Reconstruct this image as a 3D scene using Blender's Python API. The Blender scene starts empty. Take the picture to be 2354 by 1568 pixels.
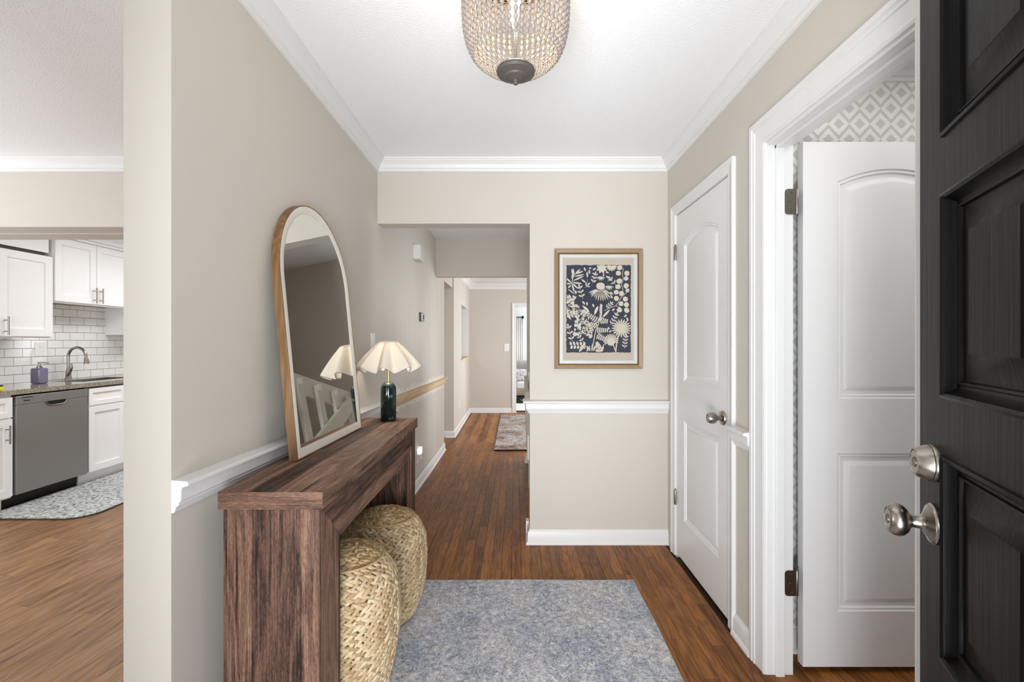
import bpy, bmesh, math, random
from mathutils import Vector, Matrix
from mathutils.geometry import tessellate_polygon

random.seed(7)
scene = bpy.context.scene
COL = scene.collection

# ------------------------------------------------------------------ camera
CAM_H = 1.29
cam_data = bpy.data.cameras.new('camera')
cam = bpy.data.objects.new('camera', cam_data)
COL.objects.link(cam)
cam.location = (0, 0, CAM_H)
cam.rotation_euler = (math.radians(90), 0, 0)
cam_data.sensor_fit = 'HORIZONTAL'
cam_data.sensor_width = 36.0
cam_data.lens = 36.0 * 1100.0 / 2354.0
cam_data.shift_x = -7.0 / 2354.0
cam_data.shift_y = 2.0 / 2354.0
cam_data.clip_start = 0.02
scene.camera = cam

# ------------------------------------------------------------------ world, lights, exposure
world = bpy.data.worlds.new('overcast_sky')
scene.world = world
world.use_nodes = True
world.node_tree.nodes['Background'].inputs['Color'].default_value = (0.93, 0.96, 1.0, 1)
world.node_tree.nodes['Background'].inputs['Strength'].default_value = 0.8

def area(name, loc, rot, size, power, color=(1, 1, 1)):
    l = bpy.data.lights.new(name, 'AREA')
    l.shape = 'RECTANGLE'
    l.size, l.size_y = size
    l.energy = power
    l.color = color
    o = bpy.data.objects.new(name, l)
    o.location = loc
    o.rotation_euler = [math.radians(a) for a in rot]
    COL.objects.link(o)
    return o

def point(name, loc, power, color, radius=0.03):
    l = bpy.data.lights.new(name, 'POINT')
    l.energy = power
    l.color = color
    l.shadow_soft_size = radius
    o = bpy.data.objects.new(name, l)
    o.location = loc
    COL.objects.link(o)
    return o

DAY = (0.945, 0.975, 1.0)
area('daylight_front_door', (0.10, -3.2, 1.6), (90, 0, 0), (4.0, 3.2), 238, DAY)
area('added_ceiling_fill', (-0.30, -1.55, 0.03), (115, 0, 0), (1.5, 1.7), 255, DAY)  # added upward fill outside the door, brightens the foyer ceiling
area('daylight_living_window', (-3.0, -0.35, 1.25), (115, 0, 0), (2.6, 1.5), 14, DAY)
area('added_living_side_fill', (-5.65, 2.2, 1.25), (115, 0, -90), (1.7, 1.5), 75, DAY)  # added light at an unseen opening, placed to spare the wall end
area('kitchen_ceiling_light', (-2.75, 5.0, 2.40), (0, 0, 0), (0.8, 2.2), 49, (0.98, 0.99, 1.0))
area('added_pass_through_fill', (-4.35, 7.8, 1.5), (90, 0, -90), (1.6, 1.3), 30, DAY)  # added light before a blank wall, brightens the pass-through jambs
area('added_hall_fill', (1.97, 4.15, 1.25), (90, 0, 90), (1.3, 1.6), 11, DAY).data.spread = math.radians(65)  # added fill before a blank wall, narrowed onto the hall wall
area('daylight_far_room_window', (3.05, 7.2, 1.35), (90, 0, 90), (1.9, 1.6), 102, DAY)
area('daylight_bedroom_window', (2.35, 11.0, 1.4), (90, 0, 90), (1.8, 1.6), 80, DAY)
area('powder_room_light', (1.75, 1.3, 2.42), (0, 0, 0), (0.9, 0.7), 6.0, (1, 0.985, 0.965))

scene.view_settings.view_transform = 'Standard'
scene.view_settings.look = 'None'
scene.view_settings.gamma = 1.0
scene.view_settings.use_curve_mapping = False
scene.view_settings.exposure = 0.0
scene.cycles.use_denoising = True
scene.cycles.max_bounces = 10
scene.cycles.diffuse_bounces = 6
scene.cycles.glossy_bounces = 5
scene.cycles.transmission_bounces = 6
scene.cycles.sample_clamp_indirect = 6.0
scene.cycles.caustics_reflective = False
scene.cycles.caustics_refractive = False

# ------------------------------------------------------------------ helpers
def lin(c):
    return tuple(((v / 255.0) / 12.92 if v / 255.0 <= 0.04045 else ((v / 255.0 + 0.055) / 1.055) ** 2.4) for v in c) + (1.0,)

class NT:
    """small wrapper round a material's node tree"""
    def __init__(s, name):
        s.m = bpy.data.materials.new(name)
        s.m.use_nodes = True
        s.t = s.m.node_tree
        s.b = s.t.nodes['Principled BSDF']
        s.tc = None
    def n(s, typ, **kw):
        nd = s.t.nodes.new('ShaderNode' + typ)
        for k, v in kw.items():
            setattr(nd, k, v)
        return nd
    def l(s, a, b):
        s.t.links.new(a, b)
    def coord(s, kind='Object'):
        if s.tc is None:
            s.tc = s.n('TexCoord')
        return s.tc.outputs[kind]
    def math(s, op, a, b=None, c=None, clamp=False):
        nd = s.n('Math', operation=op)
        nd.use_clamp = clamp
        for i, v in enumerate((a, b, c)):
            if v is None:
                continue
            if isinstance(v, (int, float)):
                nd.inputs[i].default_value = v
            else:
                s.l(v, nd.inputs[i])
        return nd.outputs[0]
    def mapping(s, vec, scale=(1, 1, 1), rot=(0, 0, 0), loc=(0, 0, 0)):
        nd = s.n('Mapping')
        nd.inputs['Scale'].default_value = scale
        nd.inputs['Rotation'].default_value = rot
        nd.inputs['Location'].default_value = loc
        s.l(vec, nd.inputs['Vector'])
        return nd.outputs[0]
    def noise(s, vec, scale, detail=3, rough=0.55, dist=0.0):
        nd = s.n('TexNoise')
        nd.inputs['Scale'].default_value = scale
        nd.inputs['Detail'].default_value = detail
        nd.inputs['Roughness'].default_value = rough
        nd.inputs['Distortion'].default_value = dist
        s.l(vec, nd.inputs['Vector'])
        return nd.outputs['Fac']
    def voronoi(s, vec, scale, feature='F1'):
        nd = s.n('TexVoronoi', feature=feature)
        nd.inputs['Scale'].default_value = scale
        s.l(vec, nd.inputs['Vector'])
        return nd
    def ramp(s, fac, stops, interp='LINEAR'):
        nd = s.n('ValToRGB')
        cr = nd.color_ramp
        cr.interpolation = interp
        while len(cr.elements) < len(stops):
            cr.elements.new(0.5)
        for e, (p, c) in zip(cr.elements, stops):
            e.position = p
            e.color = c if len(c) == 4 else tuple(c) + (1,)
        s.l(fac, nd.inputs['Fac'])
        return nd.outputs['Color']
    def mix(s, fac, a, b, mode='MIX'):
        nd = s.n('Mix', data_type='RGBA', blend_type=mode)
        for i, v in ((0, fac), (6, a), (7, b)):
            if isinstance(v, (int, float)):
                nd.inputs[i].default_value = v
            elif isinstance(v, tuple):
                nd.inputs[i].default_value = v
            else:
                s.l(v, nd.inputs[i])
        return nd.outputs[2]
    def sep(s, vec):
        nd = s.n('SeparateXYZ')
        s.l(vec, nd.inputs[0])
        return nd.outputs
    def comb(s, x, y, z):
        nd = s.n('CombineXYZ')
        for i, v in enumerate((x, y, z)):
            if isinstance(v, (int, float)):
                nd.inputs[i].default_value = v
            else:
                s.l(v, nd.inputs[i])
        return nd.outputs[0]
    def bump(s, h, strength=0.2, dist=0.01):
        nd = s.n('Bump')
        nd.inputs['Strength'].default_value = strength
        nd.inputs['Distance'].default_value = dist
        s.l(h, nd.inputs['Height'])
        s.l(nd.outputs[0], s.b.inputs['Normal'])
    def set(s, color=None, rough=None, metal=None, **kw):
        if color is not None:
            if isinstance(color, tuple):
                s.b.inputs['Base Color'].default_value = color
            else:
                s.l(color, s.b.inputs['Base Color'])
        if rough is not None:
            if isinstance(rough, (int, float)):
                s.b.inputs['Roughness'].default_value = rough
            else:
                s.l(rough, s.b.inputs['Roughness'])
        if metal is not None:
            s.b.inputs['Metallic'].default_value = metal
        for k, v in kw.items():
            s.b.inputs[k.replace('_', ' ')].default_value = v
        return s.m

def paint(name, rgb, rough=0.55, var=0.03, bump=0.03, scale=90, spec=0.4):
    t = NT(name)
    v = t.coord()
    f = t.noise(v, 3.0, 2)
    c = lin(rgb)
    d = tuple(x * (1 - var) for x in c[:3]) + (1,)
    t.bump(t.noise(v, scale, 3), bump, 0.01)
    return t.set(t.mix(f, d, c), rough, Specular_IOR_Level=spec)

def metal(name, rgb, rough=0.3, brushed=True):
    t = NT(name)
    v = t.coord()
    f = t.noise(t.mapping(v, (30, 30, 400) if brushed else (40, 40, 40)), 2.0, 3)
    r = t.math('MULTIPLY_ADD', f, 0.18, rough - 0.08)
    c = lin(rgb)
    d = tuple(x * 0.85 for x in c[:3]) + (1,)
    return t.set(t.mix(f, d, c), r, 1.0)

def wood(name, axis, stops, S=1.0, K=34.0, ring=0.4, rough=0.38, var=0.35, rand=True, bump=0.08, strips=0.0, fiber=150, coat=0.0, con=1.4, crack=0.0, flecks=0.0):
    """procedural oak: contour rings of a stretched noise, plus fibres, plus a tone per board"""
    t = NT(name)
    v = t.coord()
    rnd = None
    if rand:
        oi = t.n('ObjectInfo')
        rnd = oi.outputs['Random']
        add = t.n('VectorMath', operation='ADD')
        t.l(v, add.inputs[0])
        off = t.comb(t.math('MULTIPLY', rnd, 31.0), t.math('MULTIPLY', rnd, 57.0), t.math('MULTIPLY', rnd, 13.0))
        t.l(off, add.inputs[1])
        v = add.outputs[0]
    i = 'XYZ'.index(axis)
    sc = [9.0 * S] * 3
    sc[i] = 1.1 * S
    n1 = t.noise(t.mapping(v, tuple(sc)), 1.0, 2.5, 0.5, 0.3)
    rg = t.math('MULTIPLY_ADD', t.math('SINE', t.math('MULTIPLY', n1, K)), 0.5, 0.5)
    sf = [fiber] * 3
    sf[i] = 4.0
    n2 = t.noise(t.mapping(v, tuple(sf)), 1.0, 4, 0.65)
    sg = [fiber * 0.28] * 3
    sg[i] = 2.2
    n4 = t.noise(t.mapping(v, tuple(sg)), 1.0, 3, 0.6)
    n2 = t.math('ADD', t.math('MULTIPLY', n2, 0.6), t.math('MULTIPLY', n4, 0.4))
    n2 = t.math('MULTIPLY_ADD', t.math('SUBTRACT', n2, 0.5), con, 0.5, True)
    sl = [5.0] * 3
    sl[i] = 0.8
    n3 = t.noise(t.mapping(v, tuple(sl)), 1.0, 2)
    f = t.math('ADD', t.math('MULTIPLY', rg, ring), t.math('MULTIPLY', n2, 0.75 - ring * 0.6))
    f = t.math('ADD', f, t.math('MULTIPLY', t.math('SUBTRACT', n3, 0.5), 0.5))
    if flecks:
        sq = [520.0] * 3
        sq[i] = 60.0
        fl = t.noise(t.mapping(v, tuple(sq)), 1.0, 2, 0.7)
        f = t.math('ADD', f, t.math('MULTIPLY', t.math('SUBTRACT', fl, 0.5), flecks))
    if crack:
        sk = [46.0] * 3
        sk[i] = 1.6
        ck = t.noise(t.mapping(v, tuple(sk)), 1.0, 3, 0.6)
        f = t.math('SUBTRACT', f, t.math('MULTIPLY', t.math('SUBTRACT', 0.42, ck, None, True), crack))
    if strips:
        xyz = t.sep(v)
        o = [k for k in range(3) if k != i]
        q = t.math('ADD', t.math('FLOOR', t.math('DIVIDE', xyz[o[0]], strips)), t.math('MULTIPLY', t.math('FLOOR', t.math('DIVIDE', xyz[o[1]], strips)), 7.3))
        wn = t.n('TexWhiteNoise', noise_dimensions='1D')
        t.l(q, wn.inputs['W'])
        f = t.math('ADD', f, t.math('MULTIPLY', t.math('SUBTRACT', wn.outputs['Value'], 0.5), 0.42))
    col = t.ramp(f, [(p, lin(c)) for p, c in stops])
    if rnd is not None:
        k = t.math('MULTIPLY_ADD', rnd, var, 1.0 - var * 0.5)
        hs = t.n('HueSaturation')
        t.l(col, hs.inputs['Color'])
        t.l(k, hs.inputs['Value'])
        col = hs.outputs[0]
    t.bump(n2, bump, 0.004)
    return t.set(col, t.math('MULTIPLY_ADD', n2, 0.2, rough - 0.1), Coat_Weight=coat, Coat_Roughness=0.15)

class MB:
    """collects verts and faces of one mesh"""
    def __init__(s):
        s.v, s.f = [], []
    def add(s, vs, fs):
        o = len(s.v)
        s.v += [tuple(p) for p in vs]
        s.f += [tuple(i + o for i in f) for f in fs]
        return s
    def box(s, x0, x1, y0, y1, z0, z1):
        return s.add([(x0, y0, z0), (x1, y0, z0), (x1, y1, z0), (x0, y1, z0), (x0, y0, z1), (x1, y0, z1), (x1, y1, z1), (x0, y1, z1)],
                     [(0, 3, 2, 1), (4, 5, 6, 7), (0, 1, 5, 4), (1, 2, 6, 5), (2, 3, 7, 6), (3, 0, 4, 7)])
    def prism(s, poly, z0, z1):
        n = len(poly)
        vs = [(x, y, z0(x, y) if callable(z0) else z0) for x, y in poly] + [(x, y, z1(x, y) if callable(z1) else z1) for x, y in poly]
        fs = [tuple(range(n - 1, -1, -1)), tuple(range(n, 2 * n))] + [(i, (i + 1) % n, n + (i + 1) % n, n + i) for i in range(n)]
        return s.add(vs, fs)
    def lathe(s, prof, origin=(0, 0, 0), axis=(0, 0, 1), n=24, xdir=None):
        """prof: [(radius, height)]; caps close where radius > 0 at the ends"""
        a = Vector(axis).normalized()
        u = Vector(xdir) if xdir else (Vector((1, 0, 0)) if abs(a.x) < 0.9 else Vector((0, 1, 0)))
        u = (u - a * u.dot(a)).normalized()
        w = a.cross(u)
        o = Vector(origin)
        vs, fs = [], []
        for r, h in prof:
            for k in range(n):
                t = 2 * math.pi * k / n
                vs.append(o + a * h + (u * math.cos(t) + w * math.sin(t)) * max(r, 1e-5))
        m = len(prof)
        for i in range(m - 1):
            for k in range(n):
                k2 = (k + 1) % n
                fs.append((i * n + k, i * n + k2, (i + 1) * n + k2, (i + 1) * n + k))
        fs.append(tuple(range(n - 1, -1, -1)))
        fs.append(tuple((m - 1) * n + k for k in range(n)))
        return s.add(vs, fs)
    def tube(s, pts, r, n=8, closed=False):
        P = [Vector(p) for p in pts]
        m = len(P)
        vs, fs = [], []
        prev = None
        for i in range(m):
            a = P[(i + 1) % m] if (closed or i < m - 1) else P[i]
            b = P[i - 1] if (closed or i > 0) else P[i]
            d = (a - b).normalized()
            if prev is None:
                u = Vector((0, 0, 1)) if abs(d.z) < 0.9 else Vector((1, 0, 0))
            else:
                u = prev
            u = (u - d * u.dot(d)).normalized()
            prev = u
            w = d.cross(u)
            rr = r[i] if isinstance(r, (list, tuple)) else r
            for k in range(n):
                t = 2 * math.pi * k / n
                vs.append(P[i] + (u * math.cos(t) + w * math.sin(t)) * rr)
        for i in range(m if closed else m - 1):
            j = (i + 1) % m
            for k in range(n):
                k2 = (k + 1) % n
                fs.append((i * n + k, i * n + k2, j * n + k2, j * n + k))
        if not closed:
            fs.append(tuple(range(n - 1, -1, -1)))
            fs.append(tuple((m - 1) * n + k for k in range(n)))
        return s.add(vs, fs)
    def sweep(s, a, b, na, nb, prof, mapf, za=0.0, zb=0.0):
        """one straight run of a moulding from a to b (2-D path points); na, nb are the mitred offset directions at its ends;
        prof [(offset, rise)]; mapf(u, v, rise) gives the 3-D point"""
        n = len(prof)
        vs = [mapf(a[0] + na[0] * o, a[1] + na[1] * o, z + za) for o, z in prof] + [mapf(b[0] + nb[0] * o, b[1] + nb[1] * o, z + zb) for o, z in prof]
        fs = [(i, (i + 1) % n, n + (i + 1) % n, n + i) for i in range(n)]
        tri = tessellate_polygon([[Vector((o, z, 0)) for o, z in prof]])
        fs += [tuple(t) for t in tri] + [tuple(n + i for i in t) for t in tri]
        return s.add(vs, fs)

def path_runs(pts, prof, mapf, zf=None):
    """mitred moulding along a 2-D path, one MB per run; the offset side is the path's right-hand side"""
    nrm = []
    for i in range(len(pts) - 1):
        dx, dy = pts[i + 1][0] - pts[i][0], pts[i + 1][1] - pts[i][1]
        L = math.hypot(dx, dy)
        nrm.append((dy / L, -dx / L))
    mit = [nrm[0]]
    for i in range(1, len(pts) - 1):
        a, b = nrm[i - 1], nrm[i]
        d = 1 + a[0] * b[0] + a[1] * b[1]
        mit.append(((a[0] + b[0]) / d, (a[1] + b[1]) / d))
    mit.append(nrm[-1])
    out = []
    for i in range(len(pts) - 1):
        m = MB()
        za = zf(pts[i]) if zf else 0.0
        zb = zf(pts[i + 1]) if zf else 0.0
        m.sweep(pts[i], pts[i + 1], mit[i], mit[i + 1], prof, mapf, za, zb)
        out.append(m)
    return out

def obj(name, mb, mat, parent=None, smooth=None, bevel=0.0, seg=2, label=None, kind=None, fix=True):
    me = bpy.data.meshes.new(name)
    off = parent_world(parent)
    me.from_pydata([(p[0] - off[0], p[1] - off[1], p[2] - off[2]) for p in mb.v], [], mb.f)
    if fix:
        bm = bmesh.new()
        bm.from_mesh(me)
        bmesh.ops.recalc_face_normals(bm, faces=bm.faces)
        bm.to_mesh(me)
        bm.free()
    me.materials.append(mat)
    if smooth is not None:
        me.polygons.foreach_set('use_smooth', [True] * len(me.polygons))
        if smooth < 180:
            me.set_sharp_from_angle(angle=math.radians(smooth))
    me.update()
    o = bpy.data.objects.new(name, me)
    COL.objects.link(o)
    if parent is not None:
        o.parent = parent
    if bevel:
        md = o.modifiers.new('edge', 'BEVEL')
        md.width = bevel
        md.segments = seg
        md.limit_method = 'ANGLE'
        md.angle_limit = math.radians(40)
    if label:
        o['label'] = label
    if kind:
        o['kind'] = kind
    return o

def parent_world(p):
    x = y = z = 0.0
    while p is not None:
        x += p.location.x
        y += p.location.y
        z += p.location.z
        p = p.parent
    return (x, y, z)

def thing(name, label, cat, loc, group=None):
    o = bpy.data.objects.new(name, None)
    o.empty_display_size = 0.1
    o.location = loc
    COL.objects.link(o)
    o['label'] = label
    o['category'] = cat
    if group:
        o['group'] = group
    return o

def tag(o, label, cat, group=None, kind=None):
    o['label'] = label
    o['category'] = cat
    if group:
        o['group'] = group
    if kind:
        o['kind'] = kind
    return o

def struct(name, mb, mat, label, cat, parent=None, **kw):
    o = obj(name, mb, mat, parent, **kw)
    o['kind'] = 'structure'
    if parent is None:
        o['label'] = label
        o['category'] = cat
    return o

def sthing(name, label, cat, loc=(0, 0, 0)):
    o = thing(name, label, cat, loc)
    o['kind'] = 'structure'
    return o

def fz(y):
    """the hall floor drops a little behind the foyer"""
    return -0.05 * min(1.0, max(0.0, (y - 3.1) / 2.2))

# ------------------------------------------------------------------ materials
M = {}
M['wall'] = paint('greige_wall_paint', (205, 199, 190), 0.6, 0.03, 0.04)
M['trim'] = paint('white_trim_paint', (229, 229, 229), 0.32, 0.015, 0.015, 60)
M['door'] = paint('white_door_paint', (232, 232, 232), 0.35, 0.02, 0.02, 120)
M['white'] = paint('white_plastic', (236, 236, 232), 0.35, 0.01, 0.0)
M['cabinet'] = paint('white_cabinet_lacquer', (240, 240, 240), 0.35, 0.01, 0.0)
M['kwall'] = paint('grout', (150, 148, 144), 0.8, 0.05, 0.05)
M['nickel'] = metal('satin_nickel', (164, 156, 147), 0.28)
M['hinge'] = metal('dull_hinge_steel', (128, 122, 112), 0.36)
M['steel'] = metal('stainless_steel', (150, 150, 150), 0.34)
M['brass'] = metal('polished_brass', (222, 180, 96), 0.22)
M['bronze'] = paint('dark_bronze', (82, 76, 72), 0.5, 0.1, 0.05)
M['black'] = paint('black_shadow_plastic', (18, 18, 19), 0.5, 0.1, 0.0)
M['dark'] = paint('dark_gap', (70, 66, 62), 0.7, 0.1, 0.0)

def ceiling_mat():
    t = NT('textured_ceiling_paint')
    v = t.coord()
    n = t.noise(v, 95, 4, 0.65)
    vo = t.voronoi(v, 150).outputs['Distance']
    t.bump(t.math('ADD', n, t.math('MULTIPLY', vo, 0.6)), 0.3, 0.005)
    return t.set(lin((241, 242, 244)), 0.75, Specular_IOR_Level=0.2)
M['ceiling'] = ceiling_mat()

def patched_wall():
    """same paint, with roller streaks and a patched band about the stripped rail in the hall"""
    t = NT('greige_wall_with_plaster_patches')
    v = t.coord()
    xyz = t.sep(v)
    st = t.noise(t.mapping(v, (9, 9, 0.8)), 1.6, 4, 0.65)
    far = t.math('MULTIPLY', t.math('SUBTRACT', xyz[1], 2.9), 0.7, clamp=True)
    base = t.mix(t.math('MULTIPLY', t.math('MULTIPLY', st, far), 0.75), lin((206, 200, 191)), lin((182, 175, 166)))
    # scraped band: ragged edge about the line of the rail
    rail = t.math('MULTIPLY_ADD', xyz[1], -0.0182, 0.917)
    d = t.math('ABSOLUTE', t.math('SUBTRACT', xyz[2], rail))
    rag = t.math('ADD', d, t.math('MULTIPLY', t.math('SUBTRACT', t.noise(v, 26, 4), 0.5), 0.16))
    band = t.math('LESS_THAN', rag, 0.075)
    beyond = t.math('GREATER_THAN', xyz[1], 3.36)
    c = t.mix(t.math('MULTIPLY', t.math('MULTIPLY', band, beyond), 0.85), base, lin((222, 220, 210)))
    t.bump(t.noise(v, 90, 3), 0.04, 0.01)
    return t.set(c, 0.6, Specular_IOR_Level=0.4)
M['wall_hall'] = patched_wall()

def wallpaper():
    t = NT('diamond_wallpaper')
    v = t.coord()
    xyz = t.sep(v)
    P, H, A, W, B, CD = 0.0873, 0.065, 0.047, 0.017, 0.0225, 0.0556
    x, z = xyz[0], xyz[2]
    wob = t.math('MULTIPLY', t.math('SUBTRACT', t.noise(v, 160, 3), 0.5), 0.006)
    zz = t.math('ADD', z, wob)
    tot = None
    for k in range(2):
        xk = t.math('SUBTRACT', t.math('FRACT', t.math('ADD', t.math('DIVIDE', x, P), 0.5 * k + 100)), 0.5)
        ax = t.math('ABSOLUTE', xk)
        line = t.math('MULTIPLY_ADD', ax, -2 * A, A)
        dz = t.math('SUBTRACT', t.math('ADD', zz, 20 * H + H * k), line)
        md = t.math('SUBTRACT', t.math('MULTIPLY', t.math('FRACT', t.math('ADD', t.math('DIVIDE', dz, 2 * H), 0.5)), 2 * H), H)
        zig = t.math('LESS_THAN', t.math('ABSOLUTE', md), W / 2)
        dc = t.math('ADD', t.math('ADD', zz, 20 * H + H * k), CD - A)
        mc = t.math('SUBTRACT', t.math('MULTIPLY', t.math('FRACT', t.math('ADD', t.math('DIVIDE', dc, 2 * H), 0.5)), 2 * H), H)
        dm = t.math('ADD', t.math('MULTIPLY', ax, P), t.math('ABSOLUTE', mc))
        dia = t.math('LESS_THAN', dm, B)
        q = t.math('MAXIMUM', zig, dia)
        tot = q if tot is None else t.math('MAXIMUM', tot, q)
    mott = t.noise(v, 420, 3)
    grey = t.mix(mott, lin((188, 188, 184)), lin((216, 216, 212)))
    t.bump(mott, 0.1, 0.003)
    return t.set(t.mix(tot, lin((236, 236, 233)), grey), 0.6)
M['wallpaper'] = wallpaper()

M['oak'] = wood('walnut_stained_oak', 'Y', [(0.0, (66, 37, 17)), (0.25, (112, 69, 33)), (0.5, (147, 95, 48)), (0.85, (180, 124, 71))], S=1.9, K=44, ring=0.20, rough=0.42, var=0.46, coat=0.0, con=1.9, fiber=280, crack=1.2)
M['joint'] = paint('dark_floor_joint', (62, 36, 20), 0.6, 0.2, 0.0)
M['oak_far'] = wood('hall_oak_beyond', 'Y', [(0.0, (66, 37, 17)), (0.25, (112, 69, 33)), (0.5, (147, 95, 48)), (0.85, (180, 124, 71))], S=1.3, K=26, ring=0.2, rough=0.42, var=0, rand=False, strips=0.057, con=1.0)
M['oak_light'] = wood('light_brown_plank', 'Y', [(0.0, (84, 56, 36)), (0.3, (128, 92, 60)), (0.6, (152, 113, 77)), (0.95, (180, 142, 102))], S=1.1, K=36, ring=0.25, rough=0.42, var=0.2, fiber=170, con=2.2, crack=2.0)
rustic = [(0.02, (36, 24, 19)), (0.26, (80, 57, 47)), (0.5, (112, 84, 70)), (0.72, (140, 109, 90)), (0.97, (176, 143, 116))]
M['rustic_y'] = wood('rustic_oak_along', 'Y', rustic, S=1.1, K=60, ring=0.2, rough=0.55, var=0.12, bump=0.3, strips=0.075, fiber=230, con=2.0, crack=4.0, flecks=0.9)
M['rustic_z'] = wood('rustic_oak_upright', 'Z', rustic, S=1.1, K=60, ring=0.2, rough=0.55, var=0.12, bump=0.3, strips=0.07, fiber=230, con=2.0, crack=4.0, flecks=0.9)
M['rustic_x'] = wood('rustic_oak_across', 'X', rustic, S=1.1, K=20, ring=0.25, rough=0.55, var=0.1, bump=0.3, fiber=230, con=2.0, crack=4.0, flecks=0.9)
M['honey'] = wood('honey_oak', 'Z', [(0.0, (88, 60, 36)), (0.4, (126, 93, 60)), (0.75, (152, 117, 80)), (1.0, (178, 144, 104))], S=2.0, K=30, ring=0.25, rough=0.5, var=0.05, bump=0.15, fiber=260, con=2.0)
M['rawwood'] = wood('stripped_raw_pine', 'Y', [(0.0, (184, 156, 116)), (0.4, (208, 182, 142)), (0.7, (222, 200, 166)), (1.0, (232, 220, 200))], S=2.0, K=16, ring=0.2, rough=0.7, var=0.0, rand=False, bump=0.15, fiber=120)
M['gilt'] = wood('pale_gilt_wood', 'Z', [(0.0, (124, 104, 78)), (0.5, (152, 130, 102)), (1.0, (174, 152, 122))], S=3.0, K=10, ring=0.12, rough=0.45, var=0.0, rand=False, fiber=300)
M['blackdoor'] = wood('black_painted_wood', 'Z', [(0.0, (5, 5, 5)), (0.5, (10, 9, 9)), (1.0, (20, 18, 17))], S=1.0, K=14, ring=0.12, rough=0.40, var=0.0, rand=False, bump=0.22, fiber=120)

M['blackdoor'].node_tree.nodes['Principled BSDF'].inputs['Specular IOR Level'].default_value = 0.12
M['dw'] = metal('brushed_dishwasher_steel', (154, 154, 152), 0.5)
M['dw'].node_tree.nodes['Principled BSDF'].inputs['Metallic'].default_value = 0.7

for k in ('oak', 'oak_far', 'rustic_x', 'rustic_y', 'rustic_z'):
    M[k].node_tree.nodes['Principled BSDF'].inputs['Specular IOR Level'].default_value = 0.22

# ------------------------------------------------------------------ shell: dimensions
XL, XR, YB = -0.878, 0.975, 3.056        # foyer: its two long walls and the wall with the print
WT = 0.122
YE = 1.222                               # free end of the long wall on the kitchen side
CEIL = 2.452
XK = -4.46                               # tiled kitchen wall
YH = 5.28                                # second header in the hall
YEND = 9.04
HOPW = 0.094                             # hall opening runs from XL to this x

# floors (sub-floor under the boards)
m = MB()
for a, b in ((-0.6, 3.1), (3.1, 5.3), (5.3, 13.2)):
    vs = []
    x0, x1 = -1.0, 3.2
    if a < 0: x0, x1 = -1.0, 2.7
    m.add([(x0, a, fz(a) - 0.06), (x1, a, fz(a) - 0.06), (x1, b, fz(b) - 0.06), (x0, b, fz(b) - 0.06),
           (x0, a, fz(a) - 0.012), (x1, a, fz(a) - 0.012), (x1, b, fz(b) - 0.012), (x0, b, fz(b) - 0.012)],
          [(0, 3, 2, 1), (4, 5, 6, 7), (0, 1, 5, 4), (1, 2, 6, 5), (2, 3, 7, 6), (3, 0, 4, 7)])
floor = struct('floor', m, M['joint'], 'dark brown narrow oak strip floor of the foyer and hall', 'floor')

def plank(name, x0, x1, y0, y1, mat, parent, zoff, g=0.0004, th=0.011):
    mb = MB()
    x0, x1, y0, y1 = x0 + g, x1 - g, y0 + g * 0.8, y1 - g * 0.8
    e = 0.0008
    za, zb = fz(y0) + zoff, fz(y1) + zoff
    mb.add([(x0, y0, za - th), (x1, y0, za - th), (x1, y1, zb - th), (x0, y1, zb - th),
            (x0, y0, za - e), (x1, y0, za - e), (x1, y1, zb - e), (x0, y1, zb - e),
            (x0 + e, y0 + e, za), (x1 - e, y0 + e, za), (x1 - e, y1 - e, zb), (x0 + e, y1 - e, zb)],
           [(0, 3, 2, 1), (0, 1, 5, 4), (1, 2, 6, 5), (2, 3, 7, 6), (3, 0, 4, 7),
            (4, 5, 9, 8), (5, 6, 10, 9), (6, 7, 11, 10), (7, 4, 8, 11), (8, 9, 10, 11)])
    return obj(name, mb, mat, parent, fix=False)

PW = 0.0572
rp = random.Random(11)
nx = int(round((XR - XL) / PW))
count = 0
for i in range(-1, nx + 18):
    x0 = XL + i * PW
    x1 = x0 + PW
    if x1 > XR + 0.02:                      # powder-room floor
        y, ye = 0.9, 2.04
        if i > nx + 15: continue
    elif x0 > HOPW + 0.02:
        y, ye = 0.75, YB + 0.02
    else:
        y, ye = 0.9, 6.35
        if x0 < -0.56: y = 2.3
    y += -rp.random() * 0.5
    while y < ye:
        L = rp.choice((0.35, 0.5, 0.62, 0.8, 0.95, 1.15))
        y1 = min(y + L, ye)
        if ye - y1 < 0.12: y1 = ye
        a = y
        for c in ((YB + 0.04), 5.3):          # boards do not bridge the breaks of the floor's slope
            pass
        cover = (x1 < 0.6 and x0 > -0.5 and y1 < 2.5)
        if y1 > 0.6 and not cover:
            plank('plank', x0, x1, max(a, 0.5), y1, M['oak'], floor, rp.random() * 0.0005)
            count += 1
        y = y1
# boards beyond: strip floor whose pieces are too small to tell apart
m = MB()
m.add([(-1.4, 6.35, -0.05), (3.2, 6.35, -0.05), (3.2, 9.15, -0.05), (-1.4, 9.15, -0.05), (-1.4, 6.35, -0.061), (3.2, 6.35, -0.061), (3.2, 9.15, -0.061), (-1.4, 9.15, -0.061)],
      [(0, 1, 2, 3), (7, 6, 5, 4), (0, 4, 5, 1), (1, 5, 6, 2), (2, 6, 7, 3), (3, 7, 4, 0)])
m.box(HOPW + 0.06, 2.1, 3.18, 6.35, -0.061, -0.0405)
obj('far_boards', m, M['oak_far'], floor, kind='stuff')

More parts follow.
